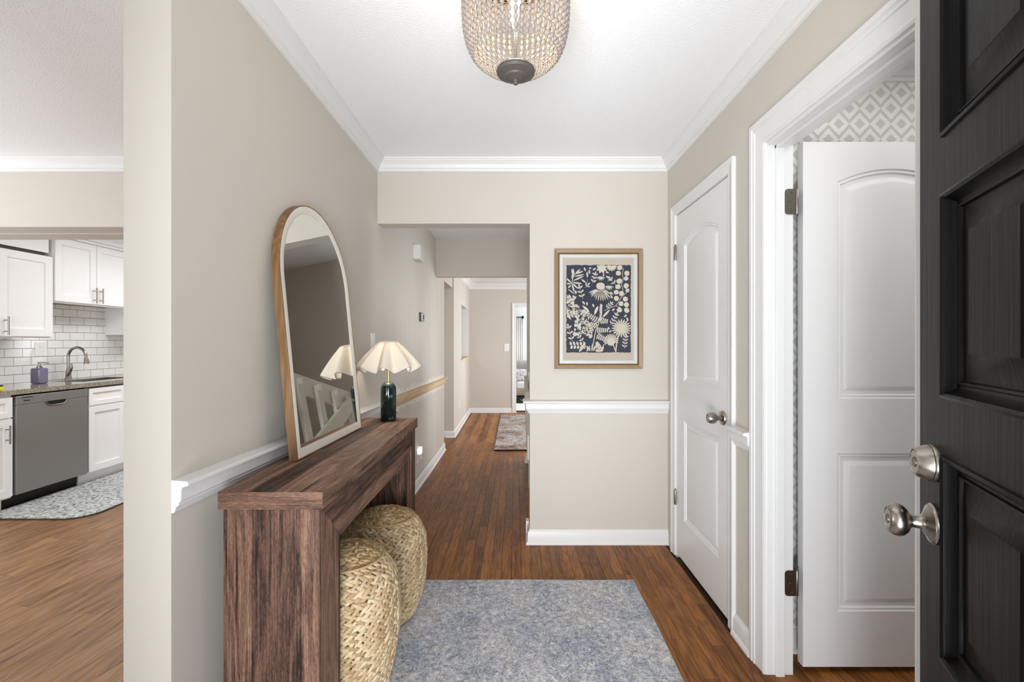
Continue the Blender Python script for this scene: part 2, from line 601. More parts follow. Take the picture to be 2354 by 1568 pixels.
# kitchen and living floor, broad light boards laid at an angle
m = MB().box(-6.0, XL - WT + 0.004, -0.6, 9.2, -0.06, -0.012)
floor_k = struct('floor', m, M['joint'], 'light brown plank floor leading to the kitchen', 'floor')
def clip(poly, ax, lim, keep_less):
    out = []
    for i in range(len(poly)):
        p, q = poly[i], poly[(i + 1) % len(poly)]
        ip = (p[ax] <= lim) == keep_less
        iq = (q[ax] <= lim) == keep_less
        if ip: out.append(p)
        if ip != iq:
            t = (lim - p[ax]) / (q[ax] - p[ax])
            out.append((p[0] + (q[0] - p[0]) * t, p[1] + (q[1] - p[1]) * t))
    return out
ang = math.radians(15.0)
du, dv = (math.sin(ang), math.cos(ang)), (math.cos(ang), -math.sin(ang))
rp = random.Random(5)
LW = 0.118
for i in range(-34, 16):
    b0, b1 = -1.0 + i * LW + 0.0006, -1.0 + (i + 1) * LW - 0.0006
    a = -2.0 - rp.random()
    while a < 7:
        a1 = a + 1.22
        poly = [(-1.0 + du[0] * p + dv[0] * (q + 1.0), du[1] * p + dv[1] * (q + 1.0)) for p, q in ((a + .0006, b0), (a1 - .0006, b0), (a1 - .0006, b1), (a + .0006, b1))]
        poly = [(x, y) for x, y in poly]
        for ax, lim, less in ((0, XL - WT + 0.002, True), (0, -4.4, False), (1, 6.6, True), (1, 0.6, False)):
            poly = clip(poly, ax, lim, less) if poly else poly
        if len(poly) >= 3:
            ys = [p[1] for p in poly]; xs = [p[0] for p in poly]
            # leave out what the long wall hides from every side of the doorway
            if max(ys) > 1.0 and not (min(xs) > -1.35 and min(ys) > 2.2) and not (min(ys) > 4.6 and min(xs) > -2.4):
                zo = rp.random() * 0.0005
                obj('plank', MB().prism(poly, -0.011, zo), M['oak_light'], floor_k)
        a = a1

# walls
def wallobj(name, boxes, mat, label):
    m = MB()
    for b in boxes: m.box(*b)
    return struct(name, m, M[mat], label, 'wall')

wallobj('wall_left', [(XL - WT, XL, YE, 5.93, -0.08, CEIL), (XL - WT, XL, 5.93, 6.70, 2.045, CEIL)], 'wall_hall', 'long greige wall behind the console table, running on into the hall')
wallobj('wall_back', [(HOPW, XR + 0.12, YB, YB + WT, -0.05, CEIL), (XL, HOPW, YB, YB + WT, 2.045, CEIL)], 'wall', 'greige wall with the framed print, open to the hall beside it')
CY0, CY1, CH = 2.172, 2.895, 2.055       # closet doorway
BY0, BY1, BH = 1.155, 1.855, 2.062       # powder-room doorway
XRO = XR + 0.100
wallobj('wall_right', [(XR, XRO, -0.12, BY0, -0.05, CEIL), (XR, XRO, BY0, BY1, BH, CEIL), (XR, XRO, BY1, CY0, -0.05, CEIL),
                       (XR, XRO, CY0, CY1, CH, CEIL), (XR, XRO, CY1, YB, -0.05, CEIL)], 'wall', 'greige wall with the white closet door and the powder room doorway')
# front of the house: entrance doorway about the camera, broad living-room window beyond the long wall
FX0, FX1 = -0.52, 0.405
wallobj('wall_front', [(FX1 + 0.005, XRO, -0.12, 0.03, -0.05, CEIL), (-1.4, FX0, -0.12, 0.03, -0.05, CEIL), (FX0, FX1 + 0.005, -0.12, 0.03, 2.08, CEIL),
                       (-4.6, -1.4, -0.12, 0.03, -0.05, 0.5), (-4.6, -1.4, -0.12, 0.03, 2.2, CEIL), (-5.6, -4.6, -0.12, 0.03, -0.05, CEIL)], 'wall', 'greige front wall round the entrance door and living room window')
wallobj('wall_living', [(-5.6, -5.48, 0.03, 1.3, -0.05, CEIL), (-5.6, -5.48, 3.1, 3.42, -0.05, CEIL), (-5.6, -5.48, 1.3, 3.1, -0.05, 0.5), (-5.6, -5.48, 1.3, 3.1, 2.2, CEIL)], 'wall', 'far side wall of the living room with an unseen opening placed for its light')
wallobj('wall_header', [(-5.48, XL - WT, YB, YB + 0.18, 2.024, CEIL), (-5.48, XL - WT, YB + 0.18, YB + 0.36, 2.020, CEIL), (-5.48, XK, YB, YB + 0.36, -0.05, 2.024)], 'wall', 'greige header over the wide opening into the kitchen')
kw = wallobj('wall_kitchen', [(XK - 0.1, XK, YB + 0.36, 9.2, -0.05, CEIL)], 'wall', 'kitchen wall behind the counter, tiled in white subway tile')
wallobj('wall_kitchen_end', [(XK - 0.1, -2.2, 9.1, 9.2, -0.05, CEIL), (-2.2, XL - 0.1, 9.1, 9.2, -0.05, CEIL)], 'wall', 'plain wall at the far end of the kitchen')
# hall beyond the header
PX = -0.858
wallobj('wall_hall', [(PX - 0.3, PX, 6.70, 7.0, -0.08, CEIL), (PX - 0.14, PX, 7.0, 7.65, -0.08, CEIL), (PX - 0.14, PX, 8.76, YEND, -0.08, CEIL), (PX - 0.14, PX, 7.65, 8.76, -0.08, 1.02), (PX - 0.14, PX, 7.65, 8.76, 1.905, CEIL)], 'wall', 'greige wall of the far hall pierced by a pass-through')
wallobj('wall_hall_header', [(XL, 2.1, YH, YH + 0.12, 2.012, CEIL), (0.132, 2.1, YH, YH + 0.12, -0.08, 2.012)], 'wall', 'greige header and wall stub across the middle of the hall')
wallobj('wall_stair', [(2.0, 2.1, YB + WT, YH, -0.08, CEIL), (XRO, 2.1, YB + 0.03, YB + WT, -0.08, CEIL)], 'wall', 'greige wall behind the stair railing')
DX0, DX1, DH = 0.012, 0.80, 1.965        # bedroom doorway in the end wall
wallobj('wall_end', [(PX - 0.3, DX0, YEND, YEND + 0.12, -0.08, CEIL), (DX1, 3.2, YEND, YEND + 0.12, -0.08, CEIL), (DX0, DX1, YEND, YEND + 0.12, DH, CEIL)], 'wall', 'greige wall at the end of the hall with the bedroom doorway')
wallobj('wall_far_side', [(2.9, 3.0, YH + 0.12, 6.2, -0.08, CEIL), (2.9, 3.0, 8.2, YEND, -0.08, CEIL), (2.9, 3.0, 6.2, 8.2, -0.08, 0.5), (2.9, 3.0, 6.2, 8.2, 2.2, CEIL)], 'wall', 'side wall of the far room with its window')
wallobj('wall_bedroom', [(-1.2, 3.2, 13.0, 13.1, -0.08, CEIL), (-1.3, -1.2, YEND + 0.12, 13.1, -0.08, CEIL), (2.4, 2.5, YEND + 0.12, 13.1, -0.08, CEIL)], 'trim', 'pale bedroom walls seen through the end doorway')
# powder room
wallobj('wall_powder', [(XRO, 2.62, 2.0, 2.03, -0.05, CEIL)], 'wallpaper', 'powder room wall papered in pale grey diamonds')
wallobj('wall_powder_side', [(2.5, 2.62, 0.5, 2.0, -0.05, CEIL), (XRO, 2.5, 0.5, 0.6, -0.05, CEIL)], 'trim', 'plain side walls of the powder room')

# ceilings
def ceil(x0, x1, y0, y1, z, label):
    return struct('ceiling', MB().box(x0, x1, y0, y1, z, z + 0.06), M['ceiling'], label, 'ceiling')
ceil(-5.6, 2.62, -0.12, YB + WT, CEIL, 'white textured ceiling of the foyer and living room')
ceil(XL - 0.1, 2.1, YB + WT, YH + 0.12, 2.43, 'white textured ceiling of the hall before the header')
ceil(-1.3, 3.2, YH + 0.12, 13.1, 2.385, 'white textured ceiling of the far hall')
ceil(XK - 0.1, XL - WT, YB + WT, 9.2, 2.44, 'white kitchen ceiling')

# ------------------------------------------------------------------ mouldings
CROWN = [(0, 0.0), (0.056, 0.0), (0.056, -0.010), (0.050, -0.012), (0.049, -0.018), (0.040, -0.024), (0.027, -0.038), (0.021, -0.054), (0.020, -0.058), (0.013, -0.059), (0.013, -0.064), (0.010, -0.076), (0.0, -0.078)]
BASE = [(0, 0), (0.024, 0.0), (0.024, 0.008), (0.020, 0.016), (0.014, 0.020), (0.013, 0.072), (0.010, 0.080), (0.006, 0.086), (0.004, 0.092), (0, 0.092)]
RAIL = [(0, 0), (0.040, -0.003), (0.044, -0.008), (0.043, -0.014), (0.036, -0.016), (0.029, -0.018), (0.026, -0.024), (0.025, -0.052), (0.020, -0.058), (0.019, -0.064), (0.012, -0.069), (0.010, -0.078), (0.006, -0.084), (0, -0.084)]
plan = lambda z0: (lambda u, v, z: (u, v, z0 + z))
tn = [0]
def trims(pts, prof, z0, labels, cat, mat='trim', zf=None, base='trim', smooth=22):
    for mb, lab in zip(path_runs(pts, prof, plan(z0), zf), labels):
        if lab is None: continue
        tn[0] += 1
        struct(('trim_%d' % tn[0]) if base == 'trim' else base, mb, M[mat], lab, cat, smooth=smooth)

trims([(-5.48, YB), (XL - WT, YB), (XL - WT, YE), (XL, YE), (XL, YB), (XR, YB), (XR, 0.03)], CROWN, CEIL,
      ['white crown moulding over the kitchen opening', 'white crown moulding on the kitchen side of the long wall', 'short crown moulding return on the wall end',
       'white crown moulding over the console table wall', 'white crown moulding above the framed print', 'white crown moulding above the two white doors'], 'moulding')
trims([(PX, 6.7), (PX, YEND), (3.0, YEND)], [(o * 1.35, z * 1.35) for o, z in CROWN], 2.385, ['white crown moulding along the pass-through wall', 'white crown moulding over the bedroom doorway'], 'moulding')
trims([(XRO, 2.0), (2.5, 2.0)], CROWN, CEIL, ['white crown moulding above the diamond wallpaper'], 'moulding')
# chair rails
ZR = lambda p: -0.0182 * (p[1] - YE)
trims([(XL, YE), (XL, 3.36)], RAIL, 0.936, ['white chair rail behind the console table and mirror'], 'chair rail', zf=ZR)
trims([(XL, 3.36), (XL, 5.93)], RAIL, 0.936, ['stripped bare wood chair rail along the hall wall'], 'chair rail', mat='rawwood', zf=ZR)
trims([(HOPW, YB + WT), (HOPW, YB), (XR, YB)], RAIL, 0.918, ['short white chair rail return at the hall opening', 'white chair rail under the framed print'], 'chair rail')
trims([(XR, CY0 - 0.057), (XR, BY1 + 0.1)], RAIL, 0.92, ['short white chair rail between the closet door and the powder room'], 'chair rail')
# baseboards
ZB = lambda p: fz(p[1])
for pts, lab in ((((XL, YE), (XL, 3.1)), 'white baseboard under the console table'), (((XL, 3.1), (XL, 5.3), (XL, 5.93)), 'white baseboard along the hall wall')):
    for mb in path_runs(list(pts), BASE, plan(0), ZB):
        if mb.v: struct('baseboard_left', mb, M['trim'], lab if mb.v[0][1] < 5.2 else 'last short white baseboard piece before the hall passage', 'baseboard', smooth=22)
trims([(HOPW, YB + WT), (HOPW, YB), (XR, YB)], BASE, 0, ['short white baseboard return at the hall opening', 'white baseboard under the framed print'], 'baseboard', base='baseboard_back')
trims([(XR, CY0 - 0.057), (XR, BY1 + 0.1)], BASE, 0, ['short white baseboard between the closet door and the powder room'], 'baseboard', base='baseboard_right')
trims([(PX - 0.3, 6.70), (PX, 6.70), (PX, YEND), (DX0 - 0.075, YEND)], BASE, -0.05, ['short white baseboard on the passage jamb', 'white baseboard under the pass-through', 'white baseboard beside the bedroom doorway'], 'baseboard', base='baseboard_hall')
trims([(0.132, YH + 0.12), (0.132, YH), (2.0, YH)], BASE, -0.05, ['white baseboard return on the wall stub in the hall', 'white baseboard at the foot of the wall stub'], 'baseboard', base='baseboard_stub')
trims([(XRO, 2.0), (2.5, 2.0)], BASE, 0, ['white baseboard under the diamond wallpaper'], 'baseboard', base='baseboard_powder')
# plinth-like end of the hall wall's base behind the opening
struct('trim_90', MB().box(HOPW - 0.022, HOPW, YB + WT + 0.002, YB + WT + 0.06, -0.0, 0.10), M['trim'], 'white base block on the hall side of the opening', 'moulding', bevel=0.004)

# door casings: path runs up one side, across, down the other, in the (y, z) plane of the right wall
CAS_S = [(0.0, 0.0), (0.0, 0.009), (0.006, 0.011), (0.010, 0.010), (0.040, 0.013), (0.046, 0.017), (0.057, 0.017), (0.057, 0.0)]
CAS_L = [(0.0, 0.0), (0.0, 0.010), (0.008, 0.013), (0.013, 0.010), (0.020, 0.010), (0.060, 0.014), (0.064, 0.018), (0.072, 0.018), (0.076, 0.015), (0.082, 0.020), (0.098, 0.020), (0.098, 0.0)]
def casing(name, y0, y1, H, prof, label):
    root = sthing(name, label, 'door casing')
    for mb in path_runs([(y1, 0.0), (y1, H), (y0, H), (y0, 0.0)][::-1], [(-o, z) for o, z in prof], lambda u, v, r: (XR - r, u, v)):
        obj('casing_board', mb, M['trim'], root, smooth=30)
    return root
casing('trim_91', CY0, CY1, CH, CAS_S, 'slim white casing round the closet door')
casing('trim_92', BY0, BY1, BH, CAS_L, 'wide fluted white casing round the powder room doorway')
# powder-room jamb lining with its stop
root = sthing('trim_93', 'white jamb lining of the powder room doorway', 'door jamb')
obj('jamb_board', MB().box(XR - 0.001, XRO + 0.002, BY1 - 0.003, BY1 + 0.012, 0, BH).box(1.005, 1.038, BY1 - 0.015, BY1 - 0.003, 0, BH - 0.012), M['trim'], root, bevel=0.002)
obj('jamb_board', MB().box(XR - 0.001, XRO + 0.002, BY0 - 0.012, BY0 + 0.003, 0, BH).box(1.005, 1.038, BY0 + 0.003, BY0 + 0.015, 0, BH - 0.012), M['trim'], root, bevel=0.002)
obj('head_board', MB().box(XR - 0.001, XRO + 0.002, BY0 + 0.003, BY1 - 0.003, BH - 0.012, BH + 0.01).box(1.005, 1.038, BY0 + 0.003, BY1 - 0.003, BH - 0.026, BH - 0.012), M['trim'], root, bevel=0.002)
# closet jamb lining
root = sthing('trim_94', 'white jamb lining of the closet doorway', 'door jamb')
obj('jamb_board', MB().box(XR + 0.001, XRO, CY1 - 0.001, CY1 + 0.012, 0, CH), M['trim'], root)
obj('jamb_board', MB().box(XR + 0.001, XRO, CY0 - 0.012, CY0 + 0.001, 0, CH), M['trim'], root)
obj('head_board', MB().box(XR + 0.001, XRO, CY0, CY1, CH - 0.001, CH + 0.012), M['trim'], root)
obj('dark_backing', MB().box(XR + 0.042, XRO, CY0, CY1, 0.0, CH), M['dark'], root)  # dark sheet filling the opening; its tone is painted shade behind the leaf
# bedroom doorway casing
root = sthing('trim_95', 'white casing of the bedroom doorway at the hall end', 'door casing')
for mb in path_runs([(DX0, -0.05), (DX0, DH), (DX1, DH), (DX1, -0.05)], [(-o * 1.15, z) for o, z in CAS_S], lambda u, v, r: (u, YEND - r, v)):
    obj('casing_board', mb, M['trim'], root, smooth=30)
obj('jamb_board', MB().box(DX0 - 0.002, DX0 + 0.012, YEND, YEND + 0.125, -0.05, DH).box(DX0, DX1, YEND, YEND + 0.125, DH - 0.012, DH + 0.002), M['trim'], root)
# pass-through sill
root = sthing('window_1', 'pass-through opening in the hall wall with a bare wood ledge', 'pass-through', (PX, 8.2, 1.02))
obj('ledge', MB().box(PX - 0.15, PX + 0.03, 7.60, 8.80, 1.0, 1.022), M['rawwood'], root, bevel=0.004)
obj('jamb_board', MB().box(PX - 0.142, PX - 0.001, 8.748, 8.762, 1.022, 1.905), M['trim'], root)
obj('jamb_board', MB().box(PX - 0.142, PX - 0.001, 7.648, 7.662, 1.022, 1.905), M['trim'], root)
obj('head_board', MB().box(PX - 0.142, PX - 0.001, 7.662, 8.748, 1.893, 1.907), M['trim'], root)
# front door frame
root = sthing('trim_96', 'white entrance door frame in the front wall', 'door frame')
obj('jamb_board', MB().box(FX1 + 0.004, FX1 + 0.03, -0.14, 0.034, 0, 2.09), M['trim'], root)
obj('jamb_board', MB().box(FX0 - 0.02, FX0 + 0.004, -0.14, 0.034, 0, 2.09), M['trim'], root)
obj('head_board', MB().box(FX0 - 0.02, FX1 + 0.03, -0.14, 0.034, 2.075, 2.1), M['trim'], root)

# ------------------------------------------------------------------ doors
def panel_outline(x0, x1, z0, z1, rise, d, n=18):
    a, b, c = x0 + d, x1 - d, z0 + d
    pts = [(a, c), (b, c)]
    if rise <= 0:
        return pts + [(b, z1 - d), (a, z1 - d)]
    hw = (x1 - x0) / 2
    xc = (x0 + x1) / 2
    def arc(x):
        q = (x - xc) / hw
        return z1 - rise * q * q - d * (1 + 0.25 * abs(q))
    for k in range(n + 1):
        x = b + (a - b) * k / n
        pts.append((x, arc(x)))
    return pts

def door_leaf(root, mat, W, H, T, panels, prof, to3d, back=True):
    """slab with holes plus one raised panel per hole; to3d(u, z, depth) with depth measured into the door from its seen face"""
    outer = [(0, 0), (W, 0), (W, H), (0, H)]
    loops = [[Vector((u, z, 0)) for u, z in outer]] + [[Vector((u, z, 0)) for u, z in panel_outline(*p, 0)][::-1] for p in panels]
    flat = [p for L in loops for p in L]
    tri = tessellate_polygon(loops)
    mb = MB()
    mb.add([to3d(p.x, p.y, 0) for p in flat], [tuple(t) for t in tri])
    o = len(mb.v)
    mb.add([to3d(u, z, 0) for u, z in outer] + [to3d(u, z, T) for u, z in outer], [(0, 1, 5, 4), (1, 2, 6, 5), (2, 3, 7, 6), (3, 0, 4, 7), (4, 5, 6, 7)])
    bm_slab = obj('door_slab', mb, mat, root)
    for p in panels:
        mb = MB()
        rings = [[to3d(u, z, dep) for u, z in panel_outline(*p, ins)] for ins, dep in prof]
        n = len(rings[0])
        vs = [q for r in rings for q in r]
        fs = []
        for i in range(len(rings) - 1):
            for k in range(n):
                fs.append((i * n + k, i * n + (k + 1) % n, (i + 1) * n + (k + 1) % n, (i + 1) * n + k))
        # the field: fan is safe, the outline is convex
        last = (len(rings) - 1) * n
        fs.append(tuple(last + k for k in range(n)))
        mb.add(vs, fs)
        obj('door_panel', mb, mat, root, smooth=25)

def tilt_hinge(root, cx, cy, cz, h, lw, da, db, mat):
    """butt hinge: pin at (cx, cy), a leaf along direction da and one along db"""
    hg = obj('hinge', MB().lathe([(0.004, 0), (0.0055, 0.002), (0.0055, h - 0.002), (0.004, h)], (cx, cy, cz - h / 2), n=12), M['nickel'], root, smooth=40)
    for d in (da, db):
        t = (-d[1] * 0.0012, d[0] * 0.0012)
        poly = []
        r = 0.012
        pts = [(0.003, -h / 2), (lw - r, -h / 2)] + [(lw - r + r * math.sin(a), -h / 2 + r - r * math.cos(a)) for a in (0.5, 1.05, 1.57)] + \
              [(lw - r + r * math.cos(a), h / 2 - r + r * math.sin(a)) for a in (0.0, 0.52, 1.05)] + [(lw - r, h / 2), (0.003, h / 2)]
        n = len(pts)
        vs = [(cx + d[0] * u + t[0], cy + d[1] * u + t[1], cz + v) for u, v in pts] + [(cx + d[0] * u - t[0], cy + d[1] * u - t[1], cz + v) for u, v in pts]
        mb = MB().add(vs, [tuple(range(n)), tuple(range(2 * n - 1, n - 1, -1))] + [(i, (i + 1) % n, n + (i + 1) % n, n + i) for i in range(n)])
        lf = obj('hinge_leaf', mb, mat, hg)
        sc = MB()
        for u, v in ((lw * 0.45, h * 0.36), (lw * 0.62, 0.0), (lw * 0.45, -h * 0.36)):
            for sgn in (1, -1):
                sc.lathe([(0.0032, 0), (0.003, 0.0014)], (cx + d[0] * u + t[0] * sgn, cy + d[1] * u + t[1] * sgn, cz + v), (t[0] * sgn, t[1] * sgn, 0), n=8)
        obj('hinge_screw', sc, M['dark'], hg)
    return hg

PROF_MOULDED = [(0.0, 0.0), (0.004, 0.0045), (0.008, 0.0055), (0.012, 0.004), (0.017, 0.011), (0.031, 0.011), (0.046, 0.003), (0.052, 0.002)]
# closet door: face at XR + 0.004, hinge edge at CY1
cd = sthing('door_1', 'closed white closet door with arched upper panel and steel knob', 'door', (XR, CY1, 0))
W1 = CY1 - CY0 - 0.007
door_leaf(cd, M['door'], W1, CH - 0.02, 0.035, [(0.121, W1 - 0.121, 0.235, 0.82, 0), (0.121, W1 - 0.121, 1.048, 1.895, 0.055)], PROF_MOULDED, lambda u, z, d: (XR + 0.003 + d, CY1 - 0.003 - u, 0.014 + z))
kx, ky, kz = XR + 0.003, CY0 + 0.075, 0.932
k = obj('knob', MB().lathe([(0.0335, 0), (0.0335, 0.003), (0.030, 0.009), (0.016, 0.012), (0.012, 0.016), (0.011, 0.028), (0.015, 0.033), (0.024, 0.040), (0.0265, 0.048), (0.0255, 0.062), (0.021, 0.073), (0.019, 0.0735), (0.017, 0.071), (0.012, 0.071), (0.011, 0.0725), (0.0, 0.0725)], (kx, ky, kz), (-1, 0, 0), 32), M['nickel'], cd, smooth=35, label='round satin steel knob')
obj('latch_plate', MB().box(XR - 0.001, XR + 0.004, CY0 + 0.001, CY0 + 0.012, kz - 0.028, kz + 0.028), M['hinge'], cd, bevel=0.001)
for z in (1.827, 0.351):
    hg = obj('hinge', MB().lathe([(0.006, 0), (0.007, 0.004), (0.007, 0.086), (0.006, 0.09)], (XR - 0.006, CY1 - 0.001, z - 0.045), n=12).lathe([(0.004, 0), (0.006, 0.003), (0.003, 0.007)], (XR - 0.006, CY1 - 0.001, z + 0.045), n=10), M['nickel'], cd, smooth=40)
    obj('hinge_leaf', MB().box(XR - 0.0125, XR + 0.002, CY1 + 0.002, CY1 + 0.010, z - 0.042, z + 0.042), M['hinge'], hg, bevel=0.001)
# powder-room door, standing open square to its wall
HX = 1.120
bd = sthing('door_2', 'white panelled door standing open into the powder room', 'door', (HX, 1.861, 0))
W2 = 0.70
door_leaf(bd, M['door'], W2, 2.042, 0.035, [(0.134, W2 - 0.134, 0.215, 0.83, 0), (0.134, W2 - 0.134, 1.043, 1.938, 0.05)], PROF_MOULDED, lambda u, z, d: (HX + u, 1.861 + d, 0.026 + z))
for z in (1.832, 0.357):
    tilt_hinge(bd, 1.090, 1.8495, z, 0.098, 0.047, (-1.0, 0.0), (0.575, 0.818), M['hinge'])
kk = obj('knob', MB().lathe([(0.0335, 0), (0.030, 0.009), (0.012, 0.014), (0.011, 0.028), (0.024, 0.040), (0.0265, 0.05), (0.02, 0.07), (0.0, 0.072)], (HX + W2 - 0.07, 1.861, 0.96), (0, -1, 0), 24), M['nickel'], bd, smooth=35)

# black entrance door swung in past the camera
th = math.radians(24.0)
ux, uy = -math.sin(th), -math.cos(th)              # from the free edge towards the hinge
nx_, ny_ = -math.cos(th), math.sin(th)             # out of the seen face
EX, EY = 0.776, 0.917
fd = sthing('door_3', 'black panelled entrance door swung open, with deadbolt and round knob', 'door', (EX, EY, 0))
rows = [(0.295, 0.648), (0.744, 1.096), (1.193, 1.544), (1.640, 1.945)]
pan = []
for z0, z1 in rows:
    pan.append((0.1045, 0.405, z0 - 0.012, z1 - 0.012, 0))
    pan.append((0.505, 0.806, z0 - 0.012, z1 - 0.012, 0))
PROF_B = [(0.0, 0.0), (0.001, -0.004), (0.006, -0.0055), (0.010, -0.002), (0.013, 0.006), (0.020, 0.013), (0.025, 0.014), (0.027, 0.011), (0.031, 0.012), (0.033, 0.017), (0.040, 0.017), (0.075, 0.009), (0.078, 0.007)]
door_leaf(fd, M['blackdoor'], 0.91, 2.05, 0.044, pan, PROF_B, lambda u, z, d: (EX + ux * u - nx_ * d, EY + uy * u - ny_ * d, 0.012 + z))
def on_door(d, z): return (EX + ux * d, EY + uy * d, z)
AX = (nx_, ny_, 0)
db = obj('deadbolt', MB().lathe([(0.03312, 0.0), (0.03312, 0.00432), (0.03168, 0.0072), (0.03216, 0.00864), (0.03072, 0.0144), (0.02592, 0.02592), (0.02352, 0.02952), (0.02256, 0.02952), (0.0216, 0.02772), (0.02016, 0.02772), (0.01968, 0.0288), (0.0, 0.0288)], on_door(0.071, 1.074), AX, 40), M['nickel'], fd, smooth=30, label='satin nickel deadbolt')
obj('keyway', MB().lathe([(0.009, 0.0284), (0.009, 0.0300), (0.0075, 0.0300), (0.007, 0.0293), (0.0, 0.0293)], on_door(0.071, 1.074), AX, 24), M['hinge'], db, smooth=30)
kn = obj('knob', MB().lathe([(0.03552, 0.0), (0.03552, 0.00432), (0.03312, 0.00648), (0.03264, 0.00792), (0.02496, 0.01152), (0.01728, 0.01584), (0.01296, 0.01872), (0.012, 0.02016), (0.01104, 0.0216), (0.01056, 0.03312), (0.01296, 0.036), (0.02112, 0.04032), (0.02736, 0.0468), (0.02928, 0.054), (0.02736, 0.06192), (0.02256, 0.06768), (0.02016, 0.06876), (0.01968, 0.06732), (0.01728, 0.06732), (0.0168, 0.0684), (0.0, 0.0684)], on_door(0.0715, 0.966), AX, 44), M['nickel'], fd, smooth=32, label='satin nickel knob on a round rose')
obj('keyway', MB().lathe([(0.008, 0.0680), (0.008, 0.0697), (0.0065, 0.0697), (0.006, 0.0690), (0.0, 0.0690)], on_door(0.0715, 0.966), AX, 24), M['hinge'], kn, smooth=30)

# ------------------------------------------------------------------ console table
C0, C1, CB, CF, CT = 1.341, 2.647, -0.832, -0.539, 0.870
con = thing('console_table', 'rustic brown oak console table with thick top and mitred front frame', 'console table', (-0.69, 1.99, 0))
obj('table_top', MB().box(CB, CF, C0, C1, CT - 0.05, CT), M['rustic_y'], con, bevel=0.0012)
obj('top_edge', MB().box(CB, CF - 0.0005, C0 - 0.0018, C0 - 0.0002, CT - 0.0495, CT - 0.0008), M['rustic_x'], con)
cprof = [(0, 0), (0.080, 0.0), (0.083, -0.005), (0.087, -0.005), (0.122, -0.001), (0.126, -0.006), (0.146, -0.008), (0.146, -0.05), (0, -0.05)]
LEGW = 1.2                                # the uprights of the front frame are a little broader than the apron
cm = lambda u, v, r: (-0.551 + r, u * LEGW, v)
y0, y1, zt = C0 + 0.012, C1 - 0.012, CT - 0.0505
for mb, nm, mt in zip(path_runs([(y0 / LEGW, 0.0095), (y0 / LEGW, zt), (y1 / LEGW, zt), (y1 / LEGW, 0.0095)], cprof, cm), ('leg_moulding', 'apron', 'leg_moulding'), ('rustic_z', 'rustic_y', 'rustic_z')):
    obj(nm, mb, M[mt], con)
obj('leg', MB().box(CB + 0.010, -0.602, y0, y0 + 0.172, 0.0095, zt), M['rustic_z'], con, bevel=0.001)
obj('leg', MB().box(CB + 0.010, -0.602, y1 - 0.172, y1, 0.0095, zt), M['rustic_z'], con, bevel=0.001)
obj('side_panel', MB().box(CB + 0.010, -0.552, y0 - 0.0035, y0 - 0.0003, 0.0095, zt), M['rustic_z'], con)
obj('top_rail', MB().box(CB + 0.02, -0.602, y0 + 0.172, y1 - 0.172, zt - 0.05, zt), M['rustic_y'], con)

# ------------------------------------------------------------------ arched mirror leaning on the wall
sa = 0.094
ca = math.sqrt(1 - sa * sa)
MX, MY, MZ = -0.7815, 1.997, CT + 0.0006
HW_, SPR, DEP = 0.323, 0.655, 0.030
def mp(u, v, w): return (MX - v * sa + w * ca + u * 0.0255, MY + u, MZ + v * ca + w * sa)
def arch_loop(d, n=40):
    r = HW_ - d
    pts = [(-r, d), (r, d)]
    for k in range(n + 1):
        t = math.pi * k / n
        pts.append((r * math.cos(t), SPR + r * math.sin(t)))
    return pts
def arch_ring(prof):
    """closed profile [(inset, w)] swept round the arch"""
    mb = MB()
    loops = [arch_loop(d) for d, w in prof]
    n = len(loops[0])
    vs = [mp(u, v, w) for (d, w), L in zip(prof, loops) for u, v in L]
    fs = []
    m_ = len(prof)
    for i in range(m_):
        j = (i + 1) % m_
        for k in range(n):
            k2 = (k + 1) % n
            fs.append((i * n + k, i * n + k2, j * n + k2, j * n + k))
    return mb.add(vs, fs)
mir = thing('arched_mirror', 'tall arched mirror in honey oak frame leaning on the console table', 'mirror', (MX, MY, MZ))
obj('frame', arch_ring([(0, 0), (0, DEP), (0.003, DEP + 0.0005), (0.0045, DEP), (0.0045, 0)]), M['honey'], mir, smooth=40)
M['liner'] = paint('lit_frame_face', (230, 224, 214), 0.4, 0.03, 0.02)  # cream paints in the light on the wood frame's front face
obj('liner', arch_ring([(0.0046, 0.002), (0.0046, DEP - 0.0005), (0.024, DEP - 0.0006), (0.0265, DEP - 0.0015), (0.036, DEP - 0.0035), (0.036, 0.002)]), M['liner'], mir, smooth=40, label='inner lip of the frame, coloured cream as if lit')
t = NT('mirror_silver')
M['silver'] = t.set((0.86, 0.88, 0.87, 1), 0.0, 1.0)
gl = arch_loop(0.0359)
n = len(gl)
mb = MB().add([mp(u, v, 0.0255) for u, v in gl] + [mp(u, v, 0.018) for u, v in gl], [tuple(range(n)), tuple(range(2 * n - 1, n - 1, -1))] + [(k, (k + 1) % n, n + (k + 1) % n, n + k) for k in range(n)])
obj('mirror_glass', mb, M['silver'], mir)

